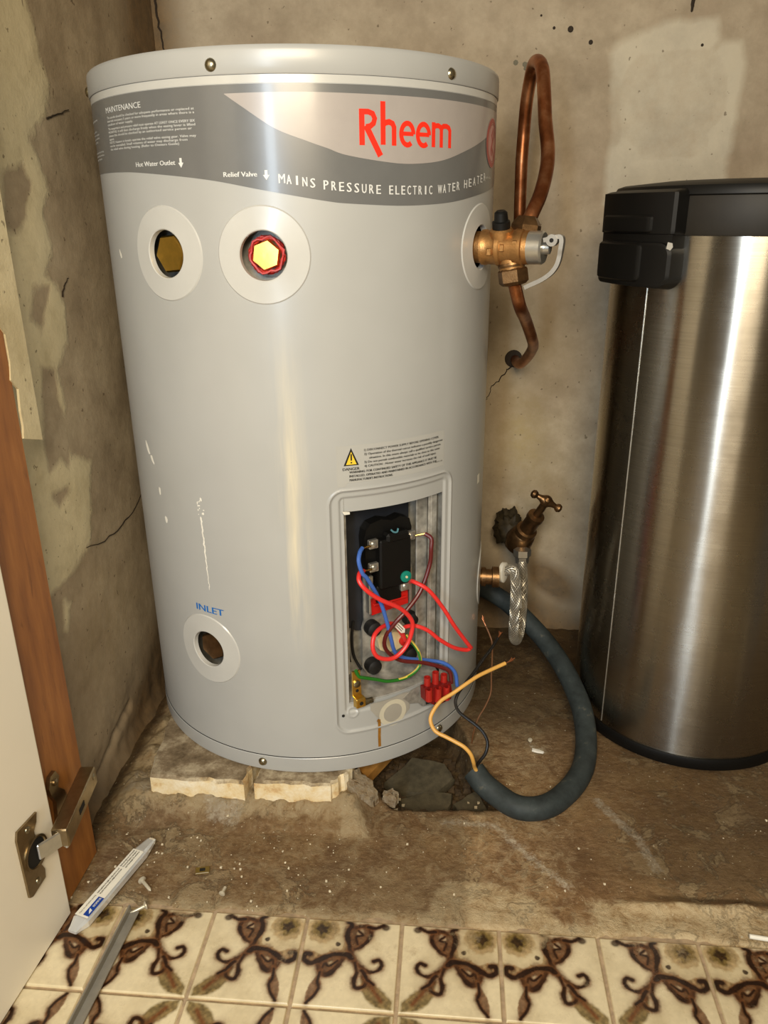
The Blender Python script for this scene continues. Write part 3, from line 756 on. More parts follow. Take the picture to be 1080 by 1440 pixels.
base = smoothf([(5, .7083), (11, .7051), (15.5, .7025), (22, .7), (30, .6981), (38, .6978), (45, .6983), (51, .7003), (55, .7026), (62, .7068), (70, .7125)])
for w_, a, b in (('MAINS', 5.1, 13.6), ('PRESSURE', 15.5, 29.6), ('ELECTRIC', 31.8, 44.7), ('WATER', 46.6, 55.2), ('HEATER', 57.3, 70.5)):
    n = len(w_); adv = (b-a)/(n-.35)
    for i, ch in enumerate(w_):
        t0 = a+i*adv; wd = adv*(.22 if ch == 'I' else .80 if ch in 'MW' else .60); o_ = adv*.2 if ch == 'I' else 0
        V, F = text_mesh(ch); xs = [v[0] for v in V]; x0, x1 = min(xs), max(xs)
        
        for e_ in (0, .10): mb.add([cyl(t0+o_+(x-x0)/(x1-x0)*wd+e_, base(t0+wd/2)+(y/.70)*.0080, HR+.0007) for x, y in V], F)
mb.build('lettering', M['white_print'], band)
mb = MB(); fn = on(.0007)
text_fit('MAINTENANCE', A(-46.6), A(-30.2), .7758, .0050, fn, mb, bold=.0002)
lines = ['The anode should be checked for adequate performance or replaced at', 'intervals necessary 5 years or more frequently in areas where there is a', 'condition of water supply.', '', 'The temperature and pressure relief must operate AT LEAST ONCE EVERY SIX', 'MONTHS. It will then discharge freely when the easing lever is lifted', 'please this should be checked by an authorised service person or', 'agent.', 'NOTE: Heaters in hotels operate the relief valve easing gear. Valve may', 'not be reinstalled. Small volumes of water may discharge from', 'the relief valve during heating. (Refer to Owners Guide)']
zz = .7705
for i, s_ in enumerate(lines):
    if not s_: zz -= .0008; continue
    w_ = 32.2*min(1, len(s_)/66); text_fit(s_, A(-46.4), A(-46.4+w_), zz, .0021, fn, mb, bold=.00012); zz -= .00305
for k, l in enumerate((7, 0, 0, 5, 7, 7, 5, 0, 0, 9, 9, 7)):
    if l: text_fit('operation and service', A(-64), A(-64+l*1.3), .772-k*.0033, .0021, fn, mb)
text_fit('Hot Water Outlet', A(-34.4), A(-20.8), .7254, .0042, fn, mb, bold=.00035)
text_fit('Relief Valve', A(-8.0), A(.1), .7138, .0042, fn, mb, bold=.00035)
for (tc, zc) in ((-19.1, .7248), (2.3, .7128)):
    mb.add([cyl(tc+L(a), zc+b, HR+.0007) for a, b in ((-.0013, .0062), (.0013, .0062), (.0013, .0022), (.0030, .0022), (0, -.0022), (-.0030, .0022), (-.0013, .0022))], [(0, 1, 2, 6), (5, 4, 3)])
text_fit('Australia', A(69.5), A(76), .7150, .0026, fn, mb)
mb.build('lettering', M['white_print'], band)
# round emblem near the right edge
mb = MB()
def disc_cyl(mb, tc, zc, r0, r1, off, n=40, sx=1):
    V = []; F = []
    for k in range(n):
        a = 2*PI*k/n
        for r in (r0, r1): V.append(cyl(tc+L(r*cos(a)*sx), zc+r*sin(a), HR+off))
    for k in range(n): k2 = (k+1) % n; F.append((2*k, 2*k+1, 2*k2+1, 2*k2))
    if r0 == 0: pass
    mb.add(V, F)
disc_cyl(mb, 76.5, .7505, .001, .0245, .0008); em = mb.build('emblem', M['emblem_pink'], band, label='round faded red emblem')
mb = MB(); disc_cyl(mb, 76.5, .7505, .0195, .0236, .0010); disc_cyl(mb, 76.5, .7505, .0178, .0186, .0010)
for s in ([(76.0, .738), (75.2, .744), (76.6, .752), (75.6, .758), (77.5, .765)], [(76.8, .752), (78.4, .757), (79.2, .763)], [(76.2, .745), (78, .741), (79.3, .736)]): stroke_cyl(mb, s, .0034, HR+.001)
mb.build('emblem_print', M['emblem_red'], em)
# danger sticker
V, F = strip(lambda t: .4560 if t > 16 else .456, lambda t: .4105 if t < 19 else .4145, 16.4, 50.8, HR+.0003, 1, 2); st = mesh_obj('danger_sticker', V, F, M['label_film'], heater, label='clear printed warning sticker above the open panel')
mb = MB(); fn = on(.0006)
for i, (s_, a0, a1) in enumerate((('1) DISCONNECT POWER SUPPLY BEFORE OPENING COVER.', 24, 48.4), ('2) Operation of the thermal cutout indicates a possibly dangerous', 24, 50.0), ('situation. In this event always call a qualified service person.', 25.4, 49.3), ('3) Do not permit combustible materials to be close to this cover.', 24, 49.0), ('4) CAUTION - Hotter water increases the risk of scald injury.', 24, 47.4))):
    text_fit(s_, A(a0), A(a1), .4483-i*.0044, .0024, fn, mb, bold=.00022)
for i, (s_, a1) in enumerate((('WARNING: FOR CONTINUED SAFETY OF THIS APPLIANCE IT MUST BE', 47.6), ('INSTALLED, OPERATED AND MAINTAINED IN ACCORDANCE WITH THE', 47.6), ("MANUFACTURER'S INSTRUCTIONS.", 32.3))):
    text_fit(s_, A(19.8), A(a1), .4252-i*.0043, .0025, fn, mb, bold=.0003)
text_fit('DANGER', A(18.0), A(22.6), .4287, .0030, fn, mb, bold=.0003)
text_fit('650291 AB', A(47.2), A(50), .4202, .0014, fn, mb)
tri = [(18.3, .4338), (22.5, .4338), (20.4, .4530)]
mb.add([cyl(a, z, HR+.0005) for a, z in tri], [(0, 1, 2)])
mb.build('lettering', M['black_print'], st)
mb = MB(); mb.add([cyl(a, z, HR+.0008) for a, z in ((18.95, .4350), (21.85, .4350), (20.4, .4490))], [(0, 1, 2)]); mb.build('warning_triangle', M['yellow_print'], st)
mb = MB(); stroke_cyl(mb, [(20.4, .4465), (20.4, .4395)], .0016, HR+.001); disc_cyl(mb, 20.4, .4372, .0001, .0009, .001, 10); mb.build('exclamation_mark', M['black_print'], st)
# INLET
mb = MB(); text_fit('INLET', A(-29.3), A(-19.0), .2505, .0082, on(.0005), mb, bold=.0006); mb.build('lettering', M['blue_print'], heater, label='blue lettering above the lower plug')
# white paint spots, run and label remnant
SPOTS = []
def blob(t, z, w, h, r=.0004, k=9, skew=0):
    V = [cyl(t, z, HR+r)]
    for i in range(k):
        a = 2*PI*i/k; q = random.uniform(.75, 1.15); V.append(cyl(t+L(w*q*cos(a)+skew*h*sin(a)), z+h*q*sin(a), HR+r*.5))
    mb.add(V, [(0, 1+i, 1+(i+1) % k) for i in range(k)])
for args in ((-46.3, .4330, .0038, .0085, -.35), (-44.0, .4215, .0030, .0060, -.5), (-48.9, .6437, .0025, .0045, -.4), (-39.7, .3530, .0028, .0045, 0), (-41.5, .386, .0024, .005, 0)):
    mb = MB(); blob(*args[:4], skew=args[4]); mb.build('paint_spot', M['white_paint'], heater)
mb = MB()
#blob(-46.3, .4330, .0038, .0085, skew=-.35); blob(-44.0, .4215, .0030, .0060, skew=-.5)
for k in range(14): blob(-23.5+random.uniform(-1.3, 1.0), .384-random.uniform(-.008, .012), random.uniform(.0005, .0013), random.uniform(.0006, .0018), k=6)
for k in range(26): q = k/25; blob(-23.9+.6*q+random.uniform(-.15, .15), .368-q*.085, .0011*(1.2-q*.7), .0030, k=6)
mb.build('paint_run', M['white_paint'], heater, kind='stuff')
V, F = strip(lambda t: .3780, lambda t: .3665, 72.8, 75.4, HR+.0005, 1, 1); mesh_obj('sticker', V, F, M['white_tag'], heater)
# rust run below the panel
mb = MB(); stroke_cyl(mb, [(26.6, .1092), (27.2, .108), (27.3, .098), (27.2, .085), (27.3, .070)], .0036, HR-.0006+.001); mb.build('rust_run', M['rust_stain'], heater)
# foam ring patch and grey film
mb = MB(); disc_cyl(mb, 32.0, .1135, .0125, .0185, .0001, 36, 1.0); mb.build('foam_ring', M['foam_ring'], heater)
V, F = strip(smoothf([(24.5, .134), (30, .134), (36, .136), (40, .131)]), smoothf([(24.5, .125), (28, .108), (34, .100), (40, .118)]), 24.5, 38, HR-.0002, .6, 3); mesh_obj('film_patch', V, F, M['film_grey'], heater)
# screws
for t, z, r in ((-9.0, .8045, .0052), (50.6, .8045, .0050), (-68.5, .8045, .005), (-9.7, .0575, .0050), (50.5, .0590, .005)):
    a = cyl(t, z, .2262); d = cyl(t, z, 1)-cyl(t, z, 0)
    mb = MB(); mb.add(*lathe([(0, r*1.08), (.0006, r*1.08), (.0012, r), (.0028, r*.75), (.0035, r*.35), (.0036, .0006)], a, d, 16))
    sc = mb.build('screw', M['screw_steel'], heater)
V, F = lathe([(0, .0018), (.0007, .0018)], cyl(16.0, .1236, HR-.0006), cyl(16, 0, 1)-cyl(16, 0, 0), 10); mesh_obj('screw_hole', V, F, M['dark_hole'], heater)
V, F = lathe([(0, .0018), (.0007, .0018)], cyl(19.4, .1255, HR-.0022), cyl(19, 0, 1)-cyl(19, 0, 0), 10)
# tank body inside the jacket (seen through the ports)
V, F = ring_surface('', [(.001, .075), (.196, .075), (.196, .79), (.001, .79)], None, n=96)
i0 = [f for f in F if not (10 < (f[0]//4)*360/96 < 58)]
mesh_obj('inner_tank', V, i0, M['galv'], heater)
# collars and plugs
def collar(t, z, r0=.0225, r1=.045):
    V = []; F = []; prof = [(r0, -.004), (r0+.0003, .0012), (r0+.0012, .0018), (r0+.004, .0016), (r1-.0012, .0012), (r1, .0001)]; n = 64; m = len(prof)
    for k in range(n):
        a = 2*PI*k/n
        for r, off in prof:
            du = r*cos(a); V.append(cyl(t+L(du), z+r*sin(a), HR+off))
    for k in range(n):
        k2 = (k+1) % n
        for j in range(m-1): F.append((k*m+j, k*m+j+1, k2*m+j+1, k2*m+j))
    return mesh_obj('collar', V, F, M['collar'], heater)
for (t, z, r) in HOLES: collar(t, z)
def plug(t, z, off, r, mat, rot=.2, tape=False):
    d = (cyl(t, z, 1)-cyl(t, z, 0)).normalized(); o = cyl(t, z, off)
    mb = MB(); mb.add(*lathe([(-.02, r*1.0), (-.003, r), (0, r*.90), (.0002, r*.3), (.0001, .0005)], o, d, 6, rot=rot))
    p = mb.build('plug', mat, heater, ang=20)
    mb = MB(); mb.add(*lathe([(-.026, .0215), (-.018, .0218), (-.017, .016), (-.017, .012)], o, d, 24, cap=False)); mb.build('socket', M['galv'] if not tape else M['galv'], heater)
    return p, d, o
plug(-26.7, .6457, .221, .0200, M['brass_bright'], .1)
p, d, o = plug(.5, .6447, .216, .0150, M['brass_bright'], .35, True)
mb = MB(); x_, y_, d_ = basis(d)
for k in range(5):
    Q = []
    for i in range(25):
        a = 2*PI*i/24; rr = .0163+.0012*sin(a*6+k)+random.uniform(-.0006, .0006); Q.append(o+x_*(rr*cos(a))+y_*(rr*sin(a))+d_*(-.004-.001*k+random.uniform(-.0006, .0008)))
    mb.add(*tube(Q, .0013, 5, raw=True, cap=False))
mb.build('thread_tape', M['red_tape'], p, label='red thread seal tape')
plug(-26, .2005, .2195, .0190, M['dark_brass'], .5)
# lower-right inlet elbow stub
d5 = (cyl(90, 0, 1)-cyl(90, 0, 0)).normalized(); o5 = cyl(90, .2085, .20)
mb = MB(); mb.add(*lathe([(0, .011), (.028, .011), (.028, .0135), (.034, .0135), (.034, .011), (.042, .011), (.043, .0145), (.052, .0145)], o5, d5, 20)); mb.build('inlet_nipple', M['dark_brass'], heater)

# ---- open terminal housing, frame at 35 degrees
T0 = rad(35); NN = Vector((sin(T0), -cos(T0), 0)); TT = Vector((cos(T0), sin(T0), 0)); ZZ = Vector((0, 0, 1)); AX = Vector((HX, HY, 0))
def C3(u, z, d): return AX+TT*u+NN*d+ZZ*z
def jw(t, r=HR-.004): return cyl(t, 0, r)
def uu(t, r=.222): return r*sin(rad(t)-T0)
def dd_(t, r=.222): return r*cos(rad(t)-T0)
zl, zh = .1385, .385
mb = MB()   # tray walls
bk = .172
uL, uR = uu(18.1), uu(51.6)
def quad(a, b, c, d, mi=0): mb.add([a, b, c, d], [(0, 1, 2, 3)], mi)
dl, dr = dd_(18.1), dd_(51.6)
quad(C3(uL, zl, bk), C3(uR+.004, zl, bk), C3(uR+.004, zh+.02, bk), C3(uL, zh+.02, bk))
quad(C3(uL, zl, bk), C3(uL, zl, dl), C3(uL, zh+.02, dl), C3(uL, zh+.02, bk))
quad(C3(uR+.004, zl, bk), C3(uR+.004, zl, dr-.002), C3(uR+.004, zh+.02, dr-.002), C3(uR+.004, zh+.02, bk))
n = 14
for i in range(n):
    t0 = 18.1+33.5*i/n; t1 = 18.1+33.5*(i+1)/n
    a0, a1 = uu(t0), uu(t1); b0, b1 = dd_(t0), dd_(t1)
    quad(C3(a0, zl+.012, bk), C3(a1, zl+.012, bk), C3(a1, zl-.0005, b1), C3(a0, zl-.0005, b0))      # sloping floor of tray
    quad(C3(a0, zh+.018, bk), C3(a1, zh+.018, bk), C3(a1, zh+.018, b1), C3(a0, zh+.018, b0))
tray = mb.build('terminal_housing', M['galv'], heater, smooth=False, label='galvanised steel housing behind the open access panel')
# right hand folded flange strips
mb = MB(); mb.add(*box(C3(.0455, .272, .196), (.0155, .003, .235), (TT, NN, ZZ), .0008)); mb.add(*box(C3(.0575, .264, .203), (.0085, .003, .235), (TT, NN, ZZ), .0008)); mb.add(*tube([C3(.0530, .15, .202), C3(.0530, .39, .202)], .0022, 8)); mb.build('flange', M['galv'], tray)
mb = MB(); mb.add(*box(C3(-.0625, .279, .206), (.006, .004, .21), (TT, NN, ZZ), .0008)); mb.build('flange', M['galv'], tray)
# dark insulation pad
mb = MB(); mb.add(*prism([(-.056, .402), (.038, .402), (.038, .215), (.02, .205), (-.02, .208), (-.036, .212), (-.056, .226)], C3(0, 0, .173), TT, ZZ, NN, .006)); mb.build('insulation_pad', M['dark_plate'], heater)
# rolled lip of insulation lower left (black curved tube)
mb = MB(); mb.add(*tube([C3(-.040, .226, .180), C3(-.043, .205, .181), C3(-.041, .18, .181), C3(-.032, .158, .182)], .0018, 8)); mb.add(*tube([C3(-.046, .222, .18), C3(-.049, .2, .18), C3(-.045, .172, .18)], .001, 6)); mb.build('seal', M['black_rubber'], heater)
# flange plate with element, rubber capped bolts
mb = MB(); mb.add(*prism([(-.027, .285), (-.020, .292), (-.017, .285), (-.018, .236), (.026, .236), (.028, .292), (.035, .295), (.040, .282), (.040, .232), (.047, .222), (.045, .150), (.03, .144), (-.022, .146), (-.030, .16), (-.030, .215), (-.027, .225)], C3(0, 0, .181), TT, ZZ, NN, .003)); plate = mb.build('element_plate', M['galv'], heater, smooth=False)
for u, z in ((-.019, .2155), (.0345, .2135), (-.0195, .1635), (.0330, .1650)):
    mb = MB(); mb.add(*lathe([(0, .0095), (.008, .0100), (.012, .0092), (.014, .006), (.0145, .001)], C3(u, z, .184), NN, 20)); mb.build('bolt_cap', M['black_rubber'], plate)
mb = MB(); mb.add(*prism([(-.0170, .203), (-.010, .206), (.009, .206), (.024, .196), (.024, .184), (.010, .180), (-.004, .181), (-.013, .187)], C3(0, 0, .184), TT, ZZ, NN, .013)); mb.build('element_boss', M['cream_ceramic'], plate)
mb = MB(); mb.add(*lathe([(0, .0062), (.004, .0062), (.005, .004)], C3(.0195, .191, .197), NN, 14)); mb.build('element_terminal', M['red_plastic'], plate)
mb = MB(); mb.add(*prism([(-.0240, .258), (.015, .262), (.0155, .268), (.022, .268), (.0225, .262), (.027, .262), (.0278, .239), (-.0225, .236)], C3(0, 0, .186), TT, ZZ, NN, .009)); mb.add(*box(C3(.002, .2495, .196), (.046, .004, .003), (TT, NN, ZZ+TT*.05), .0008)); mb.build('clip', M['red_plastic'], plate)
# side arms of the plate
mb = MB(); mb.add(*box(C3(.0315, .262, .190), (.004, .012, .05), (TT, NN, ZZ), .001)); mb.build('bracket', M['chrome'], plate)
mb = MB(); mb.add(*box(C3(-.0225, .262, .190), (.006, .010, .05), (TT, NN, ZZ), .001)); mb.build('bracket', M['chrome'], plate)
# thermostat
mb = MB()
mb.add(*box(C3(.0055, .302, .192), (.042, .026, .062), (TT, NN, ZZ), .002))
mb.add(*prism([(-.028, .345), (-.022, .352), (-.008, .355), (.006, .351), (.018, .354), (.030, .349), (.033, .338), (.031, .300), (-.028, .288), (-.030, .335)], C3(0, 0, .180), TT, ZZ, NN, .014))
mb.add(*box(C3(.0, .262, .190), (.034, .018, .024), (TT, NN, ZZ), .002)); mb.add(*box(C3(.008, .334, .200), (.03, .014, .012), (TT, NN, ZZ), .003))
th_ = mb.build('thermostat', M['black_plastic'], heater, smooth=False)
for u, z in ((-.0225, .3300), (-.0222, .3010), (.0275, .3300), (.0195, .2665)):
    mb = MB(); mb.add(*box(C3(u, z, .200), (.012, .006, .011), (TT, NN, ZZ), .001)); mb.add(*lathe([(0, .0035), (.0015, .0035), (.0022, .002)], C3(u, z, .203), NN, 12)); mb.build('terminal', M['chrome'], th_)
mb = MB(); mb.add(*lathe([(0, .0070), (.0025, .0070), (.003, .006), (.003, .0018), (.0024, .001)], C3(.0180, .2815, .2045), NN, 24)); mb.build('reset_button', M['green_plastic'], th_, label='round green reset button')
mb = MB(); mb.add(*lathe([(0, .0016), (.0012, .0014)], C3(.0180, .2815, .2073), NN, 12)); mb.build('button_screw', M['cream_ceramic'], th_)
mb = MB(); mb.add(*tube([C3(-.003, .346, .2075), C3(.0, .343, .209), (C3(.004, .3425, .2095)), C3(.006, .346, .2085)], .0011, 6)); mb.build('marking', plain('teal_print', '#4d7c86', .4), th_)
# tag on wire
mb = MB(); ax1 = (TT*.62-ZZ*.78).normalized(); ax2 = (TT*.78+ZZ*.62).normalized()
mb.add(*prism([(-.0105, -.0035), (.0065, -.0035), (.0105, 0), (.0065, .0035), (-.0105, .0035)], C3(.0030, .2225, .2165), ax1, ax2, NN, .0008)); tg = mb.build('cable_tag', M['white_tag'], heater)
mb = MB()
for k in (-1, 1): mb.add(*box(C3(.0025, .2230, .2176)+ax2*(.0012*k), (.011, .0007, .0003), (ax1, ax2, NN)))
mb.build('tag_print', M['black_print'], tg)
# wires
def wire(pts, r, mat, label, ferr=None):
    mb = MB(); mb.add(*tube([C3(u, z, d) for u, z, d in pts], r, 10, 8)); w = mb.build('wire', M[mat], heater, label=label)
    for a, b in (ferr or []):
        mb = MB(); mb.add(*tube([C3(*a), C3(*b)], .0014, 8)); mb.build('ferrule', M['brass'], w)
    return w
wire([(-.0410, .3325, .209), (-.0470, .3300, .214), (-.0511, .3220, .219), (-.0480, .3080, .221), (-.0412, .2985, .221), (-.0256, .2675, .22), (-.0167, .2381, .22), (-.0113, .2145, .22), (-.0038, .1916, .217), (.0136, .1757, .213), (.0457, .1635, .215), (.0643, .1570, .222), (.0760, .1440, .228), (.0777, .1250, .232)], .0024, 'blue_wire', 'blue insulated wire', [((-.0285, .3305, .205), (-.0410, .3325, .209))])
wire([(.0400, .3335, .212), (.0450, .3285, .218), (.0425, .3180, .222), (.0406, .2976, .222), (.0274, .2687, .224), (.0084, .2502, .226), (-.0086, .2349, .224), (-.0172, .2154, .217), (-.0136, .1954, .213), (.0046, .1767, .215), (.0342, .1665, .220), (.0568, .1560, .226), (.0670, .1480, .230), (.0680, .1330, .233)], .0025, 'maroon_wire', 'dark maroon insulated wire', [((.031, .3310, .206), (.0400, .3335, .212))])
wire([(-.0400, .3040, .209), (-.0480, .3060, .215), (-.0527, .3000, .222), (-.0469, .2896, .228), (-.0312, .2752, .231), (-.0058, .2577, .232), (.0092, .2391, .232), (.0111, .2239, .231), (.0035, .2040, .230), (-.0136, .1935, .230), (-.0322, .1990, .229), (-.0394, .2115, .227), (-.0345, .2260, .222), (-.0180, .2290, .214), (.002, .222, .206), (.0190, .1950, .203)], .0026, 'red_wire', 'bright red insulated wire looped in front of the plate', [((-.0275, .3015, .205), (-.0400, .3040, .209))])
wire([(.0235, .2735, .207), (.0200, .2800, .220), (.0324, .2712, .233), (.0503, .2447, .238), (.0649, .2183, .241), (.0880, .1845, .240), (.0928, .1785, .237), (.0866, .1765, .236), (.0677, .1859, .236), (.0472, .2026, .235), (.0331, .2171, .231), (.0195, .2230, .222), (.012, .214, .208), (.0195, .1930, .202)], .0025, 'red_wire', 'bright red insulated wire hanging out of the panel', None)
# earth wire: green with a yellow stripe
EP = [(-.0599, .187, .222), (-.056, .178, .222), (-.0510, .1747, .222), (-.0326, .1650, .220), (-.0137, .1556, .219), (.0117, .1530, .219), (.0295, .1630, .219), (.0304, .181, .214), (.0194, .2016, .203)]
Q = spline([C3(*p) for p in EP], 10); V, F = tube(Q, .0021, 12, raw=True)
mi = []
nq = len(Q)
for i in range(nq-1):
    for k in range(12): mi.append(1 if (k+int(i*.10)) % 12 < (4 if i < nq*.55 else 9) else 0)
mi += [0, 0]
w = mesh_obj('wire', V, F, plain('green_wire', '#23701f', .4), heater, mats=[plain('earth_yellow', '#d8c257', .4)], midx=mi, label='green and yellow striped earth wire')
# brass earth terminal
mb = MB(); mb.add(*prism([(-.0635, .185), (-.0535, .185), (-.0525, .152), (-.0500, .148), (-.0500, .137), (-.0620, .137), (-.0620, .150), (-.0640, .152)], C3(0, 0, .2185), TT, ZZ, NN, .0022))
mb.add(*box(C3(-.0563, .1440, .2235), (.0125, .008, .0125), (TT, NN, ZZ), .001)); et = mb.build('earth_terminal', M['brass_bright'], heater, smooth=False)
mb = MB(); mb.add(*lathe([(0, .0045), (.002, .0045), (.003, .003)], C3(-.0585, .1680, .2205), NN, 14)); mb.add(*lathe([(0, .0042), (.004, .0042), (.0065, .0035), (.011, .0035)], C3(-.050, .1405, .2225), TT, 10)); mb.build('terminal_screw', M['screw_steel'], et)
mb = MB(); mb.add(*lathe([(0, .0024), (.0004, .0024)], C3(-.0563, .1440, .2276), NN, 12)); mb.add(*lathe([(0, .002), (.0004, .002)], C3(-.0580, .1583, .2208), NN, 12)); mb.build('screw_hole', M['dark_hole'], et)
# red connector block
mb = MB(); fx = (TT+ZZ*-.08).normalized()
mb.add(*prism([(.0255, .1420), (.0640, .1370), (.0660, .1260), (.0650, .1140), (.0520, .1120), (.0400, .1135), (.0265, .1240)], C3(0, 0, .2275), TT, ZZ, NN, .010))
cb = mb.build('connector_block', plain('block_red', '#741512', .4, var=.1), heater, smooth=False, label='dark red screw connector block')
for (u, z, d0, h_) in ((.0335, .134, .2305, .018), (.0455, .136, .2305, .019), (.0580, .130, .2305, .018), (.0310, .124, .2385, .016), (.0440, .119, .2395, .019), (.0570, .117, .2385, .018)):
    mb = MB(); mb.add(*lathe([(0, .0044), (h_, .0042), (h_, .0030), (h_-.004, .0028)], C3(u, z, d0), ZZ, 16)); mb.build('terminal_post', plain('post_red', '#a3231c', .3, var=.05), cb)
mb = MB()
for u, z in ((.0300, .1235), (.0430, .1180), (.0560, .1180)): mb.add(*box(C3(u, z, .2378), (.0055, .0012, .0085), (TT, NN, ZZ)))
mb.build('wire_entry', M['dark_hole'], cb)
# torn foil behind the block
mb = MB(); P = [(.002, .1285), (.013, .136), (.028, .139), (.060, .140), (.060, .118), (.046, .105), (.030, .108), (.024, .115), (.012, .118), (.008, .123)]
mb.add(*prism(P, C3(0, 0, .2245), TT, ZZ, NN, .0006)); mb.build('foil_scrap', M['foil'], heater, smooth=False)
# cut edge strip of the opening (bare metal edge)
mb = MB(); mb.add(*prism([(-.0685, .3835), (-.0595, .3815), (-.0595, .379), (-.066, .3795)], C3(0, 0, .2155), TT, ZZ, NN, .0014)); mb.build('bent_tab', M['white_tag'], heater)

# ================================================================== RELIEF VALVE AND PIPES
ang = rad(68.3); a_ = Vector((sin(ang), -cos(ang), 0)); s0 = cyl(68.3, .6455, HR)
valve = empty('relief_valve', s0, 'brass temperature and pressure relief valve screwed into the upper right of the heater', 'valve')
mb = MB(); mb.add(*lathe([(-.020, .0165), (.003, .0165), (.004, .0185), (.008, .0185), (.010, .0175), (.020, .0180), (.022, .0195), (.026, .0195), (.028, .0180), (.040, .0182), (.042, .0195), (.050, .0195), (.051, .0175), (.056, .0172)], s0, a_, 32))
mb.add(*lathe([(0, .0135), (.026, .0135), (.030, .0125)], s0+a_*.034, (a_*.18-ZZ).normalized(), 24))
for k in range(3): mb.add(*box(s0+a_*(.010+.014*k)+Vector((0, -.018, -.004+.004*k)), (.006, .004, .008), (a_, Vector((a_.y, -a_.x, 0)), ZZ), .001))
mb.build('body', M['gunmetal_brass'], valve)
mb = MB(); mb.add(*lathe([(.055, .0160), (.056, .0170), (.070, .0170), (.072, .0155), (.072, .008)], s0, a_, 32)); mb.add(*lathe([(.072, .007), (.078, .0065), (.079, .004)], s0, a_, 16)); mb.build('cap', M['chrome'], valve)
ud = (ZZ*.96+Vector((-.08, -.25, 0))).normalized(); ko = s0+a_*.024+ZZ*.010+Vector((0, -.006, 0))
mb = MB(); mb.add(*lathe([(0, .0125), (.008, .0125), (.010, .0105)], ko, ud, 20)); mb.build('port', M['gunmetal_brass'], valve)
mb = MB(); mb.add(*lathe([(.008, .0095), (.017, .0095), (.018, .0075), (.026, .0068), (.028, .0045), (.028, .002)], ko, ud, 18)); mb.build('port_plug', M['black_plastic'], valve)
# lever: plate strip in the plane of a_ and z
LV = [(.070, .0080), (.0790, .0100), (.0880, .0110), (.0885, .0000), (.0850, -.0170), (.0740, -.0290), (.0520, -.0400)]
Q = spline([s0+a_*u+ZZ*v+Vector((0, -.012, 0)) for u, v in LV], 6); side = Vector((a_.y, -a_.x, 0)); mb = MB()
V = []; F = []
for i, q in enumerate(Q):
    d = (Q[min(i+1, len(Q)-1)]-Q[max(i-1, 0)]).normalized(); nn_ = d.cross(side).normalized(); w_ = .0042 if i < 20 else .0035; t_ = .0022
    for a, b in ((-1, -1), (1, -1), (1, 1), (-1, 1)): V.append(q+side*(a*w_)+nn_*(b*t_))
for i in range(len(Q)-1):
    for k in range(4): k2 = (k+1) % 4; F.append((i*4+k, i*4+k2, i*4+4+k2, i*4+4+k))
F += [(3, 2, 1, 0), tuple(len(V)-4+k for k in range(4))]
mb.add(V, F); mb.add(*lathe([(-.005, .006), (.005, .006)], s0+a_*.079+ZZ*.008+Vector((0, -.012, 0)), side, 16)); lev = mb.build('lever', M['lever_metal'], valve, label='grey easing lever')
mb = MB(); mb.add(*lathe([(0, .0022), (.0006, .0022)], s0+a_*.079+ZZ*.008+Vector((0, -.012, 0))+side*.0050, side, 10)); mb.build('rivet', M['dark_hole'], lev)
nd = (a_*.18-ZZ).normalized()
mb = MB(); mb.add(*lathe([(.022, .0150), (.024, .0165), (.036, .0165), (.039, .013), (.040, .0085)], s0+a_*.034, nd, 6, rot=.3)); mb.add(*lathe([(.016, .0148), (.018, .0152), (.020, .0148)], s0+a_*.034, nd, 20)); mb.build('lower_nut', M['dark_brass'], valve, ang=20)
# outlet elbow going up behind the body
up0 = Vector((.0725, .900, .645))
mb = MB(); mb.add(*lathe([(-.004, .013), (.006, .0135), (.008, .0165), (.019, .0165), (.023, .014), (.026, .0115), (.028, .0095)], up0+ZZ*.004, (.10, .05, 1), 6, rot=.2)); mb.build('upper_nut', M['dark_brass'], valve, ang=20)
# copper loop
LP = [(.0740, .902, .6640), (.0800, .908, .6790), (.0893, .925, .6980), (.0965, .945, .7230), (.0985, .962, .7450), (.0955, .980, .7760), (.0940, .995, .8050), (.0925, 1.012, .8290), (.0895, 1.030, .8405), (.0860, 1.050, .8420), (.0840, 1.068, .8300), (.0815, 1.080, .8050), (.0808, 1.090, .7750), (.0800, 1.092, .7400), (.0808, 1.097, .6980), (.0815, 1.100, .6700), (.0815, 1.112, .6500), (.081, 1.15, .640), (.081, 1.236, .638)]
V, F = tube(LP, .0078, 18, 6); mesh_obj('copper_pipe', V, F, M['copper'], label='aged copper pipe bent in a tall narrow loop above the brass valve', cat='pipe')
q0 = s0+a_*.034+nd*.036
LP2 = [q0, q0+nd*.02+Vector((.006, .02, -.008)), (.0850, .975, .5600), (.0975, 1.02, .5330), (.1050, 1.065, .5150), (.1060, 1.095, .5030), (.1040, 1.13, .488), (.0990, 1.17, .4720), (.0960, 1.20, .4670), (.0945, 1.237, .4670)]
V, F = tube(LP2, .0072, 18, 8); dp = mesh_obj('drain_pipe', V, F, M['copper'], label='short copper drain pipe bending from the brass valve down into the wall', cat='pipe')
V, F = lathe([(0, .0135), (.003, .0125)], (.0925, YB-.0015, .468), (0, -1, 0), 20); mesh_obj('pipe_hole', V, F, M['crack'], wb)

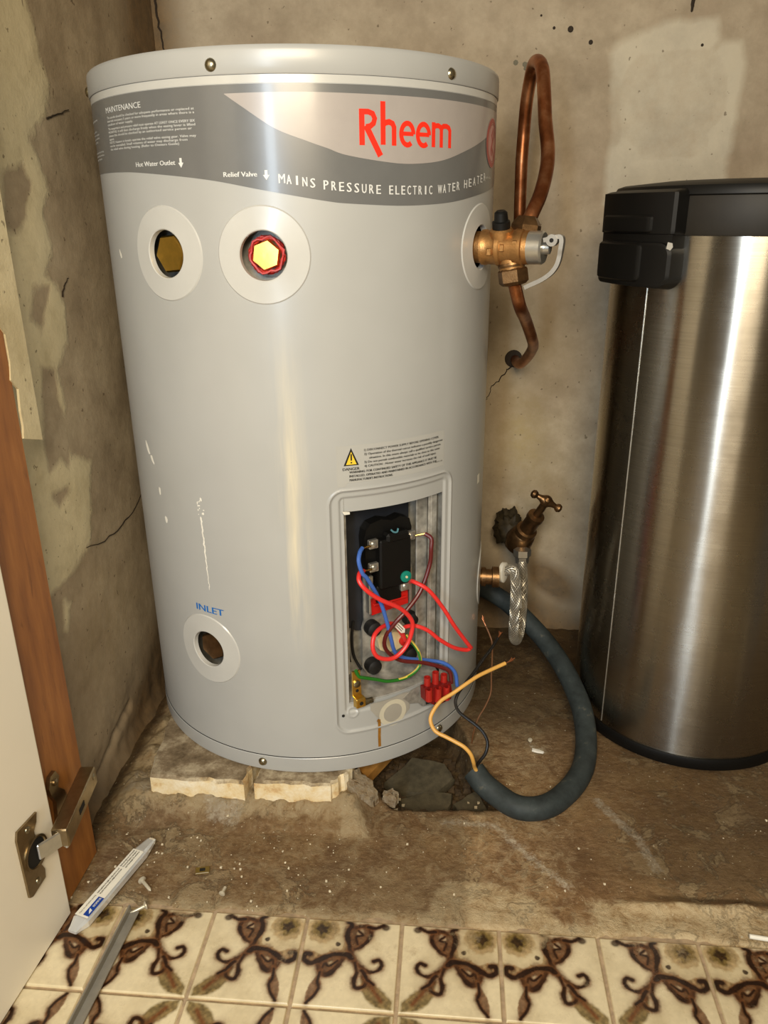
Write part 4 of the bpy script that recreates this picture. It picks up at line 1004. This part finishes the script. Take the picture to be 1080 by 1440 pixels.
# ================================================================== WALL TAP AND HOSE
tap = empty('wall_tap', (.095, 1.23, .185), 'dark brass stop tap with capstan handle on the wall between heater and bin', 'tap')
sd = Vector((.033, -.050, .088)).normalized(); so_ = Vector((.1085, 1.150, .196))
mb = MB(); mb.add(*lathe([(0, .016), (.05, .0155), (.072, .018)], (.098, 1.232, .196), Vector((.0105, -.082, 0)), 20)); mb.add(*lathe([(-.020, .010), (-.012, .018), (0, .0205), (.012, .0200), (.022, .018), (.024, .0160)], so_, sd, 24)); mb.add(*lathe([(0, .015), (.022, .0125)], so_+Vector((.004, -.004, 0)), (.02, -.1, -1), 18)); mb.build('body', M['dark_brass'], tap)
mb = MB()
V = []; F = []; nu_, nv_ = 40, 26
for j_ in range(nv_+1):
    for i_ in range(nu_):
        a = 2*PI*i_/nu_; b = -PI/2+PI*j_/nv_
        dx, dy, dz = cos(b)*cos(a), cos(b)*sin(a), sin(b)
        fold = 1+.10*sin(dx*9+dz*7)+.08*sin(dz*15-dx*5+dy*6)+.05*sin(dx*25+dz*11)
        V.append((.0955+.0240*dx*fold+.004*dz, 1.198+.034*dy, .200+.0310*dz*fold-.006*dx))
for j_ in range(nv_):
    for i_ in range(nu_): k2 = (i_+1) % nu_; F.append((j_*nu_+i_, j_*nu_+k2, (j_+1)*nu_+k2, (j_+1)*nu_+i_))
mb.add(V, F)
mb.build('tape_wrap', M['tape_wrap'], tap, label='dark crumpled sealing tape')
mb = MB(); mb.add(*lathe([(.020, .0165), (.024, .0170), (.032, .0165), (.034, .0125), (.058, .0118), (.061, .0135), (.068, .0130), (.070, .0062), (.102, .0055)], so_, sd, 24)); mb.build('bonnet', M['dark_brass'], tap)
ho = so_+sd*.104; hd = (Vector((.158, 1.10, .2735))-Vector((.1265, 1.10, .2920))).normalized()
mb = MB(); mb.add(*lathe([(-.026, .002), (-.0245, .0052), (-.021, .0068), (-.0175, .0055), (-.0155, .0036), (-.010, .0048), (-.004, .0078), (.004, .0078), (.010, .0048), (.0155, .0036), (.0175, .0055), (.021, .0068), (.0245, .0052), (.026, .002)], ho, hd, 20)); mb.add(*lathe([(-.006, .0075), (0, .0085), (.006, .007), (.009, .003)], ho, sd, 18)); mb.build('handle', M['dark_brass'], tap, label='bronze capstan handle with ball ends')
hose = empty('braided_hose', (.092, 1.05, .11), 'flexible stainless braided hose looping from the tap down and up to the heater', 'hose')
mb = MB(); mb.add(*lathe([(0, .0135), (.010, .0135), (.012, .011), (.022, .010)], (.1115, 1.118, .1960), (.02, -.08, -1), 6)); mb.build('nut', M['chrome'], hose, ang=20)
HP = [(.1118, 1.112, .178), (.1140, 1.100, .150), (.1130, 1.080, .115), (.1080, 1.050, .092), (.1010, 1.025, .090), (.0950, 1.008, .108), (.0940, 1.000, .140), (.0935, .998, .175), (.0930, 1.000, .198), (.0900, 1.003, .212), (.0830, 1.006, .2135), (.0770, 1.008, .2095)]
mb = MB(); mb.add(*tube(HP, .0060, 14, 8)); mb.build('hose_core', plain('core', '#4d463a', .5, .5), hose)
Qh = spline(HP, 14); mb = MB(); xr = None; FR = []; acc = 0
for i, q in enumerate(Qh):
    d = (Qh[min(i+1, len(Qh)-1)]-Qh[max(i-1, 0)]).normalized(); xr = basis(d)[0] if xr is None else (xr-d*xr.dot(d)).normalized()
    if i: acc += (q-Qh[i-1]).length
    FR.append((q, xr.copy(), d.cross(xr), acc))
for sgn in (1, -1):
    for k in range(12):
        P_ = []
        for i, (q, x_, y_, a_c) in enumerate(FR):
            w_ = 2*PI*k/12+sgn*a_c/.0068*.75; r_b = .0063; P_.append(q+x_*(r_b*cos(w_))+y_*(r_b*sin(w_)))
        mb.add(*tube(P_, .0008, 4, raw=True, cap=False))
mb.build('braided_sleeve', plain('braid_wire', '#b9b2a3', .42, .75), hose, kind='stuff')
mb = MB(); mb.add(*lathe([(0, .0142), (.005, .0145), (.006, .012), (.006, .0075)], (.0735, 1.008, .2085), (1, -.45, .05), 24)); mb.build('washer', M['white_washer'], hose, label='white plastic washer ring')
mb = MB(); mb.add(*box((.107, 1.075, .145), (.0045, .002, .055), ((1, 0, 0), (0, 1, 0), (-.1, 0, 1)), .0003)); mb.build('hose_label', M['label_film'], hose)

# ================================================================== CONDUIT AND LOOSE WIRES
CP = [(.036, .800, .0330), (.048, .788, .0240), (.0651, .776, .0175), (.0830, .763, .0150), (.1021, .7590, .0145), (.1240, .7660, .0145), (.1431, .7830, .0145), (.1640, .8120, .0145), (.1790, .8464, .0145), (.1880, .8905, .0190), (.1885, .935, .0330), (.1805, .976, .0460), (.1680, 1.015, .0580), (.1490, 1.055, .0710), (.1205, 1.086, .0910), (.0925, 1.115, .1050), (.0640, 1.130, .1170), (.0300, 1.150, .125)]
Q = spline(CP, 6); V, F = tube(Q, .0142, 22, raw=True, cap=False)
V2, F2 = tube(Q[:12], .0118, 22, raw=True, cap=False); mb = MB(); mb.add(V, F); mb.add(V2, [tuple(reversed(f)) for f in F2])
m = len(V); mb.F += [(k, (k+1) % 22, m+(k+1) % 22, m+k) for k in range(22)]; mb.I += [0]*22
cd = mb.build('conduit', M['conduit'], label='thick blue-grey flexible conduit curving over the floor from behind the heater', cat='conduit')
def loose(pts, r, mat, tip, lab, name='electrical_wire'):
    V, F = tube(pts, r, 10, 8); o = mesh_obj(name, V, F, M[mat], label=lab, cat='wire')
    e = Vector(pts[tip]); d = (e-Vector(pts[1 if tip == 0 else -2])).normalized(); mb = MB()
    for k in range(5):
        j = Vector([random.uniform(-.25, .25) for _ in range(3)]); mb.add(*tube([e-d*.002, e+(d+j*.4)*.006, e+(d+j)*.011+ZZ*.002], .0006, 5, 4))
    mb.build('copper_strands', M['copper_strand'], o); return o
loose([(.0730, .860, .1520), (.0544, .85, .1477), (.0380, .840, .1440), (.0236, .83, .1386), (.0080, .822, .1300), (-.0065, .815, .1230), (-.0160, .806, .1130), (-.0185, .80, .1040), (-.0124, .792, .0955), (.0010, .788, .0905), (.0118, .785, .0866), (.0230, .782, .0815), (.0308, .78, .0730), (.0345, .782, .060), (.0370, .790, .045), (.046, .789, .028)], .0024, 'yellow_wire', 0, 'yellow insulated wire rising from the end of the conduit, bare copper tip')
loose([(.0660, .915, .1560), (.0560, .895, .1500), (.0466, .88, .1450), (.0340, .858, .1380), (.0238, .843, .1320), (.0140, .829, .1240), (.0115, .822, .1160), (.0155, .815, .1090), (.0243, .81, .1040), (.0370, .805, .0970), (.0461, .80, .0900), (.0510, .795, .0800), (.0490, .79, .0680), (.0420, .789, .0560), (.0390, .794, .042), (.048, .791, .027)], .0020, 'black_wire', 0, 'thin black insulated wire beside the yellow one, rising from the conduit')
loose([(.0514, .95, .1542), (.0570, .945, .1430), (.0605, .94, .1327), (.0612, .935, .1100), (.0608, .93, .0885), (.0605, .922, .0666), (.0530, .91, .0520), (.0441, .90, .0403), (.038, .895, .02), (.036, .895, .002)], .0011, 'brown_wire', 0, 'very thin bare brown wire standing behind the black one')

# ================================================================== RUBBISH BIN
BX, BY, BR = .3421, 1.0132, .1514
def bc(t, z, r): a = rad(t); return Vector((BX+r*sin(a), BY-r*cos(a), z))
bin_ = empty('rubbish_bin', (BX, BY, 0), 'tall round stainless steel bin with black plastic lid', 'bin')
def ringb(prof, n=160):
    V = []; F = []; m = len(prof)
    for k in range(n):
        for r, z in prof: V.append(bc(360*k/n, z, r))
    for k in range(n):
        k2 = (k+1) % n
        for j in range(m-1): F.append((k*m+j, k2*m+j, k2*m+j+1, k*m+j+1))
    return V, F
nz = 14
V, F = ringb([(BR, .018+(.660-.018)*i/nz) for i in range(nz+1)], 220); mesh_obj('body', V, F, M['steel'], bin_)
V, F = ringb([(.001, .0028), (.150, .0028), (.1535, .0035), (.1545, .008), (.1545, .0165), (.1535, .0195), (.150, .0198)]); mesh_obj('base_ring', V, F, M['black_plastic'], bin_)
V, F = ringb([(.1480, .6555), (.1530, .6560), (.1536, .6575), (.1536, .694), (.1530, .6955)]); mesh_obj('lid_band', V, F, M['black_plastic_band'], bin_)
V, F = ringb([(.1530, .6950), (.1550, .6965), (.1548, .7010), (.1520, .7055), (.145, .7078), (.10, .7120), (.03, .7135), (.001, .7136)]); mesh_obj('lid', V, F, M['black_plastic'], bin_)
mb = MB(); mb.add(*box(bc(-57.4, .34, BR+.0003), (.0010, .0012, .635), (bc(-57.4+90, 0, 1)-bc(-57.4+90, 0, 0), bc(-57.4, 0, 1)-bc(-57.4, 0, 0), ZZ), .0002)); mb.build('seam', M['chrome'], bin_)
def cblock(t0, t1, z0, z1, r0, r1, rc, n=22, m=16, bulge=0.0):
    """curved block with rounded outline; thickness falls to r0 at its rim"""
    V = []; F = []; hw = rad(t1-t0)*BR/2; hz = (z1-z0)/2; rcx = rc
    for j in range(m+1):
        for i in range(n+1):
            a = -1+2*i/n; b = -1+2*j/m; x = hw*np.sign(a)*(1-(1-abs(a))**1.6) if 0 else hw*a; y = hz*b
            # squash corners
            qx, qy = abs(x)-(hw-rcx), abs(y)-(hz-rcx)
            if qx > 0 and qy > 0:
                L_ = math.hypot(qx, qy); mx = max(qx, qy); s = mx/L_; x = math.copysign((hw-rcx)+qx*s, x); y = math.copysign((hz-rcx)+qy*s, y)
            e = min(hw-abs(hw*a), hz-abs(hz*b)); k = min(1, e/.004); k = math.sin(k*PI/2)
            V.append(bc((t0+t1)/2+math.degrees(x/BR), (z0+z1)/2+y, r0+(r1-r0)*k))
    for j in range(m):
        for i in range(n): q = j*(n+1)+i; F.append((q, q+1, q+n+2, q+n+1))
    return V, F
mb = MB(); mb.add(*cblock(-84, -41.5, .6000, .6525, .150, .1760, .016, 40, 30)); mb.add(*cblock(-84, -41.8, .640, .666, .148, .1725, .002, 30, 8)); hb = mb.build('handle_housing', M['black_plastic'], bin_, label='black plastic handle housing on the left side of the rim')
mb = MB(); mb.add(*cblock(-84, -41.5, .6540, .7030, .150, .1745, .006, 40, 24)); mb.build('hinge_cover', M['black_plastic'], bin_)
mb = MB(); mb.add(*cblock(-82, -53.5, .6060, .6500, .172, .1785, .008, 30, 24)); mb.build('grip_panel', M['black_plastic'], hb)
mb = MB(); mb.add(*cblock(-80, -50.5, .6570, .6780, .172, .1775, .005, 30, 14)); mb.build('grip_panel', M['black_plastic'], hb)
mb = MB(); mb.add([bc(-44.2, .6500, .1745), bc(-42.6, .6490, .1735), bc(-42.4, .6450, .173), bc(-44.0, .6380, .1745), bc(-44.4, .6430, .1755)], [(0, 1, 2, 3, 4)]); mb.build('scuff', M['film_grey'], hb)

# ================================================================== CUPBOARD DOOR, BOARD, HINGE
bd = empty('wooden_board', (-.405, .625, 0), 'upright orange-brown stained board against the left wall behind the white door', 'board')
n = 60; V = []; F = []
P = []
for k in range(n+1):   # ragged upper part: plaster overlaps it
    z = 1.3*k/n; P.append(z)
mb = MB(); mb.add(*box((-.4075, .6265, .652), (.025, .083, 1.304), None, .0012)); mb.build('panel', M['wood'], bd)
wl_sm = MB()
SP = [(.655, .600), (.668, .585), (.668, .560), (.664, .545), (.674, .535), (.671, .515), (.671, .500), (.668, .49), (.70, .48), (.70, 1.3), (.640, 1.3), (.640, .75), (.650, .66)]
wl_sm.add(*prism([(a, b) for a, b in SP], (-.396, 0, 0), (0, 1, 0), (0, 0, 1), (1, 0, 0), .0022))
me_ = wl_sm.build('plaster_smear', M['wall'], bd, smooth=False)
at = me_.data.attributes.new('cream', 'FLOAT', 'POINT'); at.data.foreach_set('value', [1.0]*len(me_.data.vertices))
for k_ in ('patch', 'damp_and_dark'):
    at = me_.data.attributes.new(k_, 'FLOAT', 'POINT'); at.data.foreach_set('value', [-1.0]*len(me_.data.vertices))

door = empty('cupboard_door', (-.394, .582, .003), 'white cupboard door standing open at the left edge of the photo', 'door')
dv = Vector((-.068, -1, 0)).normalized(); dn = Vector((1, -.068, 0)).normalized()
dc = Vector((-.385, .582, 0))+dv*.15-dn*.008
mb = MB(); mb.add(*box(dc+ZZ*.650, (.016, .30, 1.294), (dn, dv, ZZ), .0008)); mb.build('panel', M['door_paint'], door)
mb = MB(); mb.add(*box(Vector((-.385, .582, 0))+dv*.0004-dn*.008+ZZ*.65, (.0155, .0012, 1.293), (dn, dv, ZZ))); mb.build('edge_strip', plain('edge_band', '#d9cfb6', .5), door)
# hinge: cup plate on the door, arm on the board
def D3(s, z, off=0): return Vector((-.385, .582, 0))+dv*s+dn*off+ZZ*z
hg = mesh_obj('hinge', *prism([(.022, .155), (.052, .158), (.055, .150), (.0545, .082), (.050, .079), (.028, .081), (.0265, .090), (.0300, .099), (.0305, .140), (.0250, .146)], D3(0, 0, .0002), dv, ZZ, dn, .0022), M['hinge_metal'], door, smooth=False, label='concealed cup hinge of grey metal')
mb = MB(); mb.add(*lathe([(0, .0165), (.0026, .0170), (.0026, .0150), (.0008, .0140), (.0006, .001)], D3(.034, .1175, .0012), dn, 28)); hc_ = mb.build('hinge_cup', M['hinge_metal'], hg)
mb = MB(); mb.add(*lathe([(0, .0142), (.0005, .0142)], D3(.034, .1175, .0020), dn, 28)); mb.build('cup_hollow', M['dark_hole'], hg)
for s_, z_ in ((.0390, .1490), (.0390, .0880)):
    mb = MB(); mb.add(*lathe([(0, .0034), (.001, .0032), (.0016, .0018)], D3(s_, z_, .0024), dn, 14)); mb.build('screw', M['screw_steel'], hg)
# link arm from the cup to the body
a0 = D3(.030, .118, .008); a1 = D3(.011, .116, .017); dl_ = (a1-a0).normalized(); sx_ = ZZ
mb = MB(); mb.add(*box((a0+a1)/2, ((a1-a0).length+.012, .0175, .0030), (dl_, sx_, dl_.cross(sx_)), .001)); mb.add(*box(a1, (.003, .0215, .010), (dl_, sx_, dl_.cross(sx_)), .0008)); mb.build('link_arm', M['chrome'], hg)
b0 = Vector((-.3700, .568, .1180)); b1 = Vector((-.3800, .6520, .1220)); db = (b1-b0).normalized(); nb_ = Vector((1, .17, 0)).normalized()
mb = MB(); mb.add(*box((b0+b1)/2, ((b1-b0).length+.004, .021, .016), (db, ZZ, db.cross(ZZ)), .0012)); ha = mb.build('hinge_arm', M['hinge_metal'], hg)
mb = MB(); mb.add(*box((b0+b1)/2-db*.004+ZZ*.0+db.cross(ZZ)*.0082, (.014, .006, .0006), (db, ZZ, db.cross(ZZ)))); mb.build('slot', M['dark_hole'], hg)
mb = MB(); mb.add(*lathe([(0, .0042), (.002, .0042), (.003, .002)], b1+Vector((.0065, -.006, .003)), (1, 0, 0), 14)); mb.build('screw', M['screw_steel'], hg)
mb = MB(); mb.add(*prism([(.596, .150), (.602, .160), (.612, .160), (.617, .150), (.612, .140), (.622, .128), (.628, .100), (.622, .088), (.606, .088), (.600, .100), (.604, .128), (.598, .14)], (-.3948, 0, 0), (0, 1, 0), (0, 0, 1), (1, 0, 0), .004)); mb.add(*lathe([(0, .0038), (.002, .0036), (.003, .001)], (-.3908, .607, .150), (1, 0, 0), 14)); mb.build('mounting_plate', M['hinge_metal'], hg, smooth=False)

# ================================================================== BRICKS, SHARDS, SMALL THINGS
def rock(name, poly, z0, z1, mat, label, cat, group=None, rough=.002, sub=5, tilt=None):
    """slab from an outline with chipped edges"""
    n = len(poly); out = []
    for i in range(n):
        a, b = Vector(poly[i]), Vector(poly[(i+1) % n])
        for k in range(sub): out.append(a.lerp(b, k/sub)+Vector((random.uniform(-rough, rough), random.uniform(-rough, rough))))
    c = sum(out, Vector((0, 0)))/len(out); m = len(out); V = []
    for lvl, (z, s) in enumerate(((z0, 1.0), (z0+(z1-z0)*.5, 1.0), (z1-.003, .995), (z1, .965), (z1, .6), (z1, .2))):
        for p in out:
            q = c+(p-c)*s; V.append((q.x+random.uniform(-rough, rough)*.4, q.y+random.uniform(-rough, rough)*.4, z+(random.uniform(-rough, rough)*.35 if 0 < lvl < 4 else 0)))
    if tilt: V = [(x, y, z+(x-c.x)*tilt[0]+(y-c.y)*tilt[1]) for x, y, z in V]
    F = []
    for l in range(5):
        for k in range(m): k2 = (k+1) % m; F.append((l*m+k, l*m+k2, (l+1)*m+k2, (l+1)*m+k))
    F.append(tuple(reversed(range(m)))); F.append(tuple(5*m+k for k in range(m)))
    return mesh_obj(name, V, F, mat, label=label, cat=cat, group=group, ang=30)
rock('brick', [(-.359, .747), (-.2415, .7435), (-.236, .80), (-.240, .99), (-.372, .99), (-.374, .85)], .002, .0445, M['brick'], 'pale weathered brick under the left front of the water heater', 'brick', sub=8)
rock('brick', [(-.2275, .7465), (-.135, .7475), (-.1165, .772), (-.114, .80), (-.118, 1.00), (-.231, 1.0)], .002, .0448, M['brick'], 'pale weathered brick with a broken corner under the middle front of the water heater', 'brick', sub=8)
rock('slate_shard', [(-.080, .84), (-.044, .876), (.000, .868), (.014, .845), (-.012, .822), (-.055, .825)], -.030, -.019, M['slate'], 'large dark flat slate shard in the broken floor hollow', 'stone', rough=.0015, sub=3, tilt=(.05, .3))
rock('slate_shard', [(-.060, .815), (-.02, .828), (.012, .822), (.006, .800), (-.035, .790)], -.036, -.028, M['slate'], 'narrow dark slate shard in front of the large one', 'stone', rough=.0012, sub=3, tilt=(.1, .2))
rock('slate_shard', [(.012, .80), (.040, .826), (.058, .80), (.045, .783), (.02, .782)], -.034, -.024, M['slate'], 'small dark stone shard beside the end of the conduit', 'stone', rough=.0015, sub=3, tilt=(-.2, .2))
V, F = prism([(-.112, .815), (-.098, .800), (-.062, .852), (-.074, .862)], (0, 0, .004), (1, 0, 0), (0, 1, 0), (.0, 0, 1), .014)
V = [v+ZZ*((v.y-.815)*.25) for v in V]; mesh_obj('wooden_wedge', V, F, M['wedge_wood'], label='small orange-brown wooden wedge lying beside the brick under the heater', cat='wood', smooth=False)
rock('mortar_lump', [(-.118, .768), (-.100, .757), (-.082, .766), (-.088, .788), (-.108, .792)], .0, .026, M['floor'], 'rough mortar lump against the broken brick corner', 'mortar', rough=.004, sub=4, tilt=(-.5, .2))
rock('mortar_lump', [(-.078, .775), (-.064, .768), (-.056, .776), (-.064, .786)], -.004, .012, M['floor'], 'small mortar lump on the near edge of the floor hollow', 'mortar', rough=.003, sub=3)
# rubble in the hollow (nobody could count it)
mb = MB()
def chip(c, s):
    V = []; 
    for sx in (-1, 1):
        for sy in (-1, 1):
            for sz in (-1, 1): V.append(Vector(c)+Vector((sx*s*random.uniform(.5, 1.1), sy*s*random.uniform(.5, 1.1), sz*s*random.uniform(.3, .7))))
    return V, [(0, 1, 3, 2), (4, 6, 7, 5), (0, 4, 5, 1), (2, 3, 7, 6), (0, 2, 6, 4), (1, 5, 7, 3)]
for k in range(260):
    x, y = random.uniform(-.11, .06), random.uniform(.765, .90); mb.add(*chip((x, y, -.040+random.uniform(0, .006)), random.uniform(.0015, .006)))
mb.build('rubble', plain('rubble', '#4a3a26', .9, 0, .4, 90, .5), smooth=False, label='dark loose rubble filling the broken hollow in the floor', cat='rubble', kind='stuff')
mb = MB()
for k in range(230):
    if random.random() < .6: x, y = random.uniform(-.40, -.10), random.uniform(.60, .77)
    else: x, y = random.uniform(-.1, .5), random.uniform(.60, .9)
    if poly_sdf(np.array([x]), np.array([y]), PIT)[0] > -.01 or (x > .14 and y > .8): continue
    z = .001+(.016 if (y > .745 and x < -.1) else 0); mb.add(*chip((x, y, z), random.choice((.0004, .0005, .0006, .0008, .0012))))
for k in range(40): mb.add(*chip((-.268+random.gauss(0, .018), .745+random.gauss(0, .008), .010), random.uniform(.0006, .002)))
mb.build('grit', plain('pale_grit', '#cfc3a8', .8, 0, .3, 200), smooth=False, label='pale plaster crumbs scattered over the concrete floor', cat='debris', kind='stuff')

def small_screw(x, y, z, dir2, L_, lab, head=.0044):
    d = Vector(dir2).normalized(); o = Vector((x, y, z)); mb = MB()
    mb.add(*lathe([(0, head*.4), (.0006, head), (.0016, head), (.003, .0019), (L_*.9, .0017), (L_, .0005)], o, d, 12))
    return mb.build('screw', M['bright_screw'], label=lab, cat='screw')
small_screw(-.3270, .6290, .0045, (.75, -.65, -.05), .020, 'small steel screw on the concrete just right of the clear plastic tube')
small_screw(-.3085, .5960, .0055, (-.80, -.62, -.08), .020, 'small steel screw on the tile edge beside the top of the grey metal bar')
small_screw(-.2334, .6145, .0065, (.05, .3, .02), .010, 'tiny screw on the concrete above the third tile joint', .0034)
small_screw(.1150, .8990, .0095, (.1, .25, -.6), .008, 'tiny pale screw standing inside the curve of the conduit', .003)
rock('plaster_flake', [(.117, .887), (.127, .8845), (.132, .882), (.131, .880), (.124, .881), (.117, .884)], .0025, .0045, M['white_paint'], 'thin white plaster flake inside the curve of the conduit', 'flake', rough=.0005, sub=2)
mb = MB(); mb.add(*box((-.2646, .6475, .0035), (.0155, .0095, .0022), ((.97, .22, 0), (-.22, .97, 0), (0, 0, 1)), .0006)); pt = mb.build('plastic_tag', M['brown_plastic'], label='small brown translucent plastic tag lying on the concrete', cat='tag')
mb = MB(); mb.add(*box((-.2646, .6475, .0048), (.006, .004, .0005), ((.97, .22, 0), (-.22, .97, 0), (0, 0, 1)))); mb.build('raised_print', M['black_print'], pt)
V, F = tube([(.306, .6065, .0050), (.345, .6015, .0052)], .0023, 10); mesh_obj('plastic_stick', V, F, M['white_tag'], label='short white plastic stick on the tile at the right edge', cat='stick')
mb = MB()
for k in range(46):
    x, y = random.choice(((-.045, .775), (-.02, .776), (.005, .775), (.03, .80), (-.07, .80))); mb.add(*chip((x+random.gauss(0, .010), y+abs(random.gauss(0, .006)), -.026+random.uniform(-.006, .004)), random.uniform(.0012, .0032)))
mb.build('rubble', plain('pale_rubble', '#b5a68a', .8, 0, .3, 150), smooth=False, label='small pale broken chips lying on the dark rubble in the floor hollow', cat='rubble', kind='stuff')
# grey metal bar lying over the tiles
bA, bB = Vector((-.3185, .588, .0045)), Vector((-.3250, .420, .0045)); db = (bB-bA).normalized()
px = Vector((-db.y, db.x, 0)); mb = MB()
mb.add(*box((bA+bB)/2, ((bB-bA).length, .010, .0022), (db, px, ZZ), .0004)); mb.add(*box((bA+bB)/2-px*.0042+ZZ*.004, ((bB-bA).length, .0018, .010), (db, px, ZZ), .0004))
mb.build('metal_bar', M['bar_metal'], label='long narrow grey metal angle bar lying across the tiles at bottom left', cat='metal bar')
# clear tube packet with a printed label
tA, tB = Vector((-.3700, .5560, .0080)), Vector((-.3335, .6820, .0100)); td = (tB-tA).normalized(); tx = td.cross(ZZ).normalized(); tn = tx.cross(td).normalized(); TL = (tB-tA).length
def ring_rect(s, w, h): return [tA+td*s+tx*(a*w/2)+tn*(b*h/2) for a, b in ((-1, -.6), (-.6, -1), (.6, -1), (1, -.6), (1, .6), (.6, 1), (-.6, 1), (-1, .6))]
secs = [(-.0005, .010, .0035), (.004, .012, .006), (.013, .0185, .011), (TL-.022, .0165, .011), (TL-.014, .0140, .008), (TL-.003, .0105, .005), (TL, .0085, .003)]
V = []; F = []
for s_, w_, h_ in secs: V += ring_rect(s_, w_, h_)
for i in range(len(secs)-1):
    for k in range(8): k2 = (k+1) % 8; F.append((i*8+k, i*8+k2, i*8+8+k2, i*8+8+k))
F += [tuple(reversed(range(8))), tuple(len(V)-8+k for k in range(8))]
tp = empty('plastic_tube', tA, 'clear plastic tube with white and blue label, lying on the floor by the door', 'packet')
mesh_obj('casing', V, F, M['clear'], tp, smooth=False)
def TP(s, w, off=.0058): return tA+td*s+tx*w+tn*off
mb = MB(); mb.add([TP(.014, -.0082, .0060), TP(.014, .0078, .0060), TP(TL-.024, .0068, .0060), TP(TL-.024, -.0072, .0060)], [(0, 1, 2, 3)]); lab = mb.build('label_strip', M['white_tag'], tp, smooth=False)
mb = MB(); mb.add([TP(.016, .0005, .0063), TP(.016, .0078, .0063), TP(.040, .0076, .0063), TP(.040, .0004, .0063)], [(0, 1, 2, 3)]); mb.build('logo_panel', M['blue_print'] if 0 else plain('navy_print', '#173f94', .4), lab, smooth=False)
mb = MB(); fn = lambda u, v: TP(u, -v, .0066)
mb.add([TP(.0185, .0060, .0066), TP(.0235, .0060, .0066), TP(.0250, .0020, .0066), TP(.0215, .0035, .0066)], [(0, 1, 2, 3)])
text_fit('BIOMIOR', .0275, .0390, -.0052, .0026, fn, mb, bold=.0002); mb.build('logo_print', M['white_print'], lab)
mb = MB()
for i, s_ in enumerate(('Sealed applicator for single use only, store in a cool', 'dry place away from direct sunlight and out of reach')): text_fit(s_, .043, .078, .0030-.0032*i, .0018, fn, mb, bold=.0001)
text_fit('Check the seal before opening', .016, .040, .0030, .0018, fn, mb)
for i, s_ in enumerate(('Batch and expiry see end of packet', 'Do not use if packet is damaged or', 'open. Keep upright. For external use')): text_fit(s_, .081, TL-.026, .0035-.0032*i, .0018, fn, mb, bold=.0001)
mb.build('lettering', M['black_print'], lab)
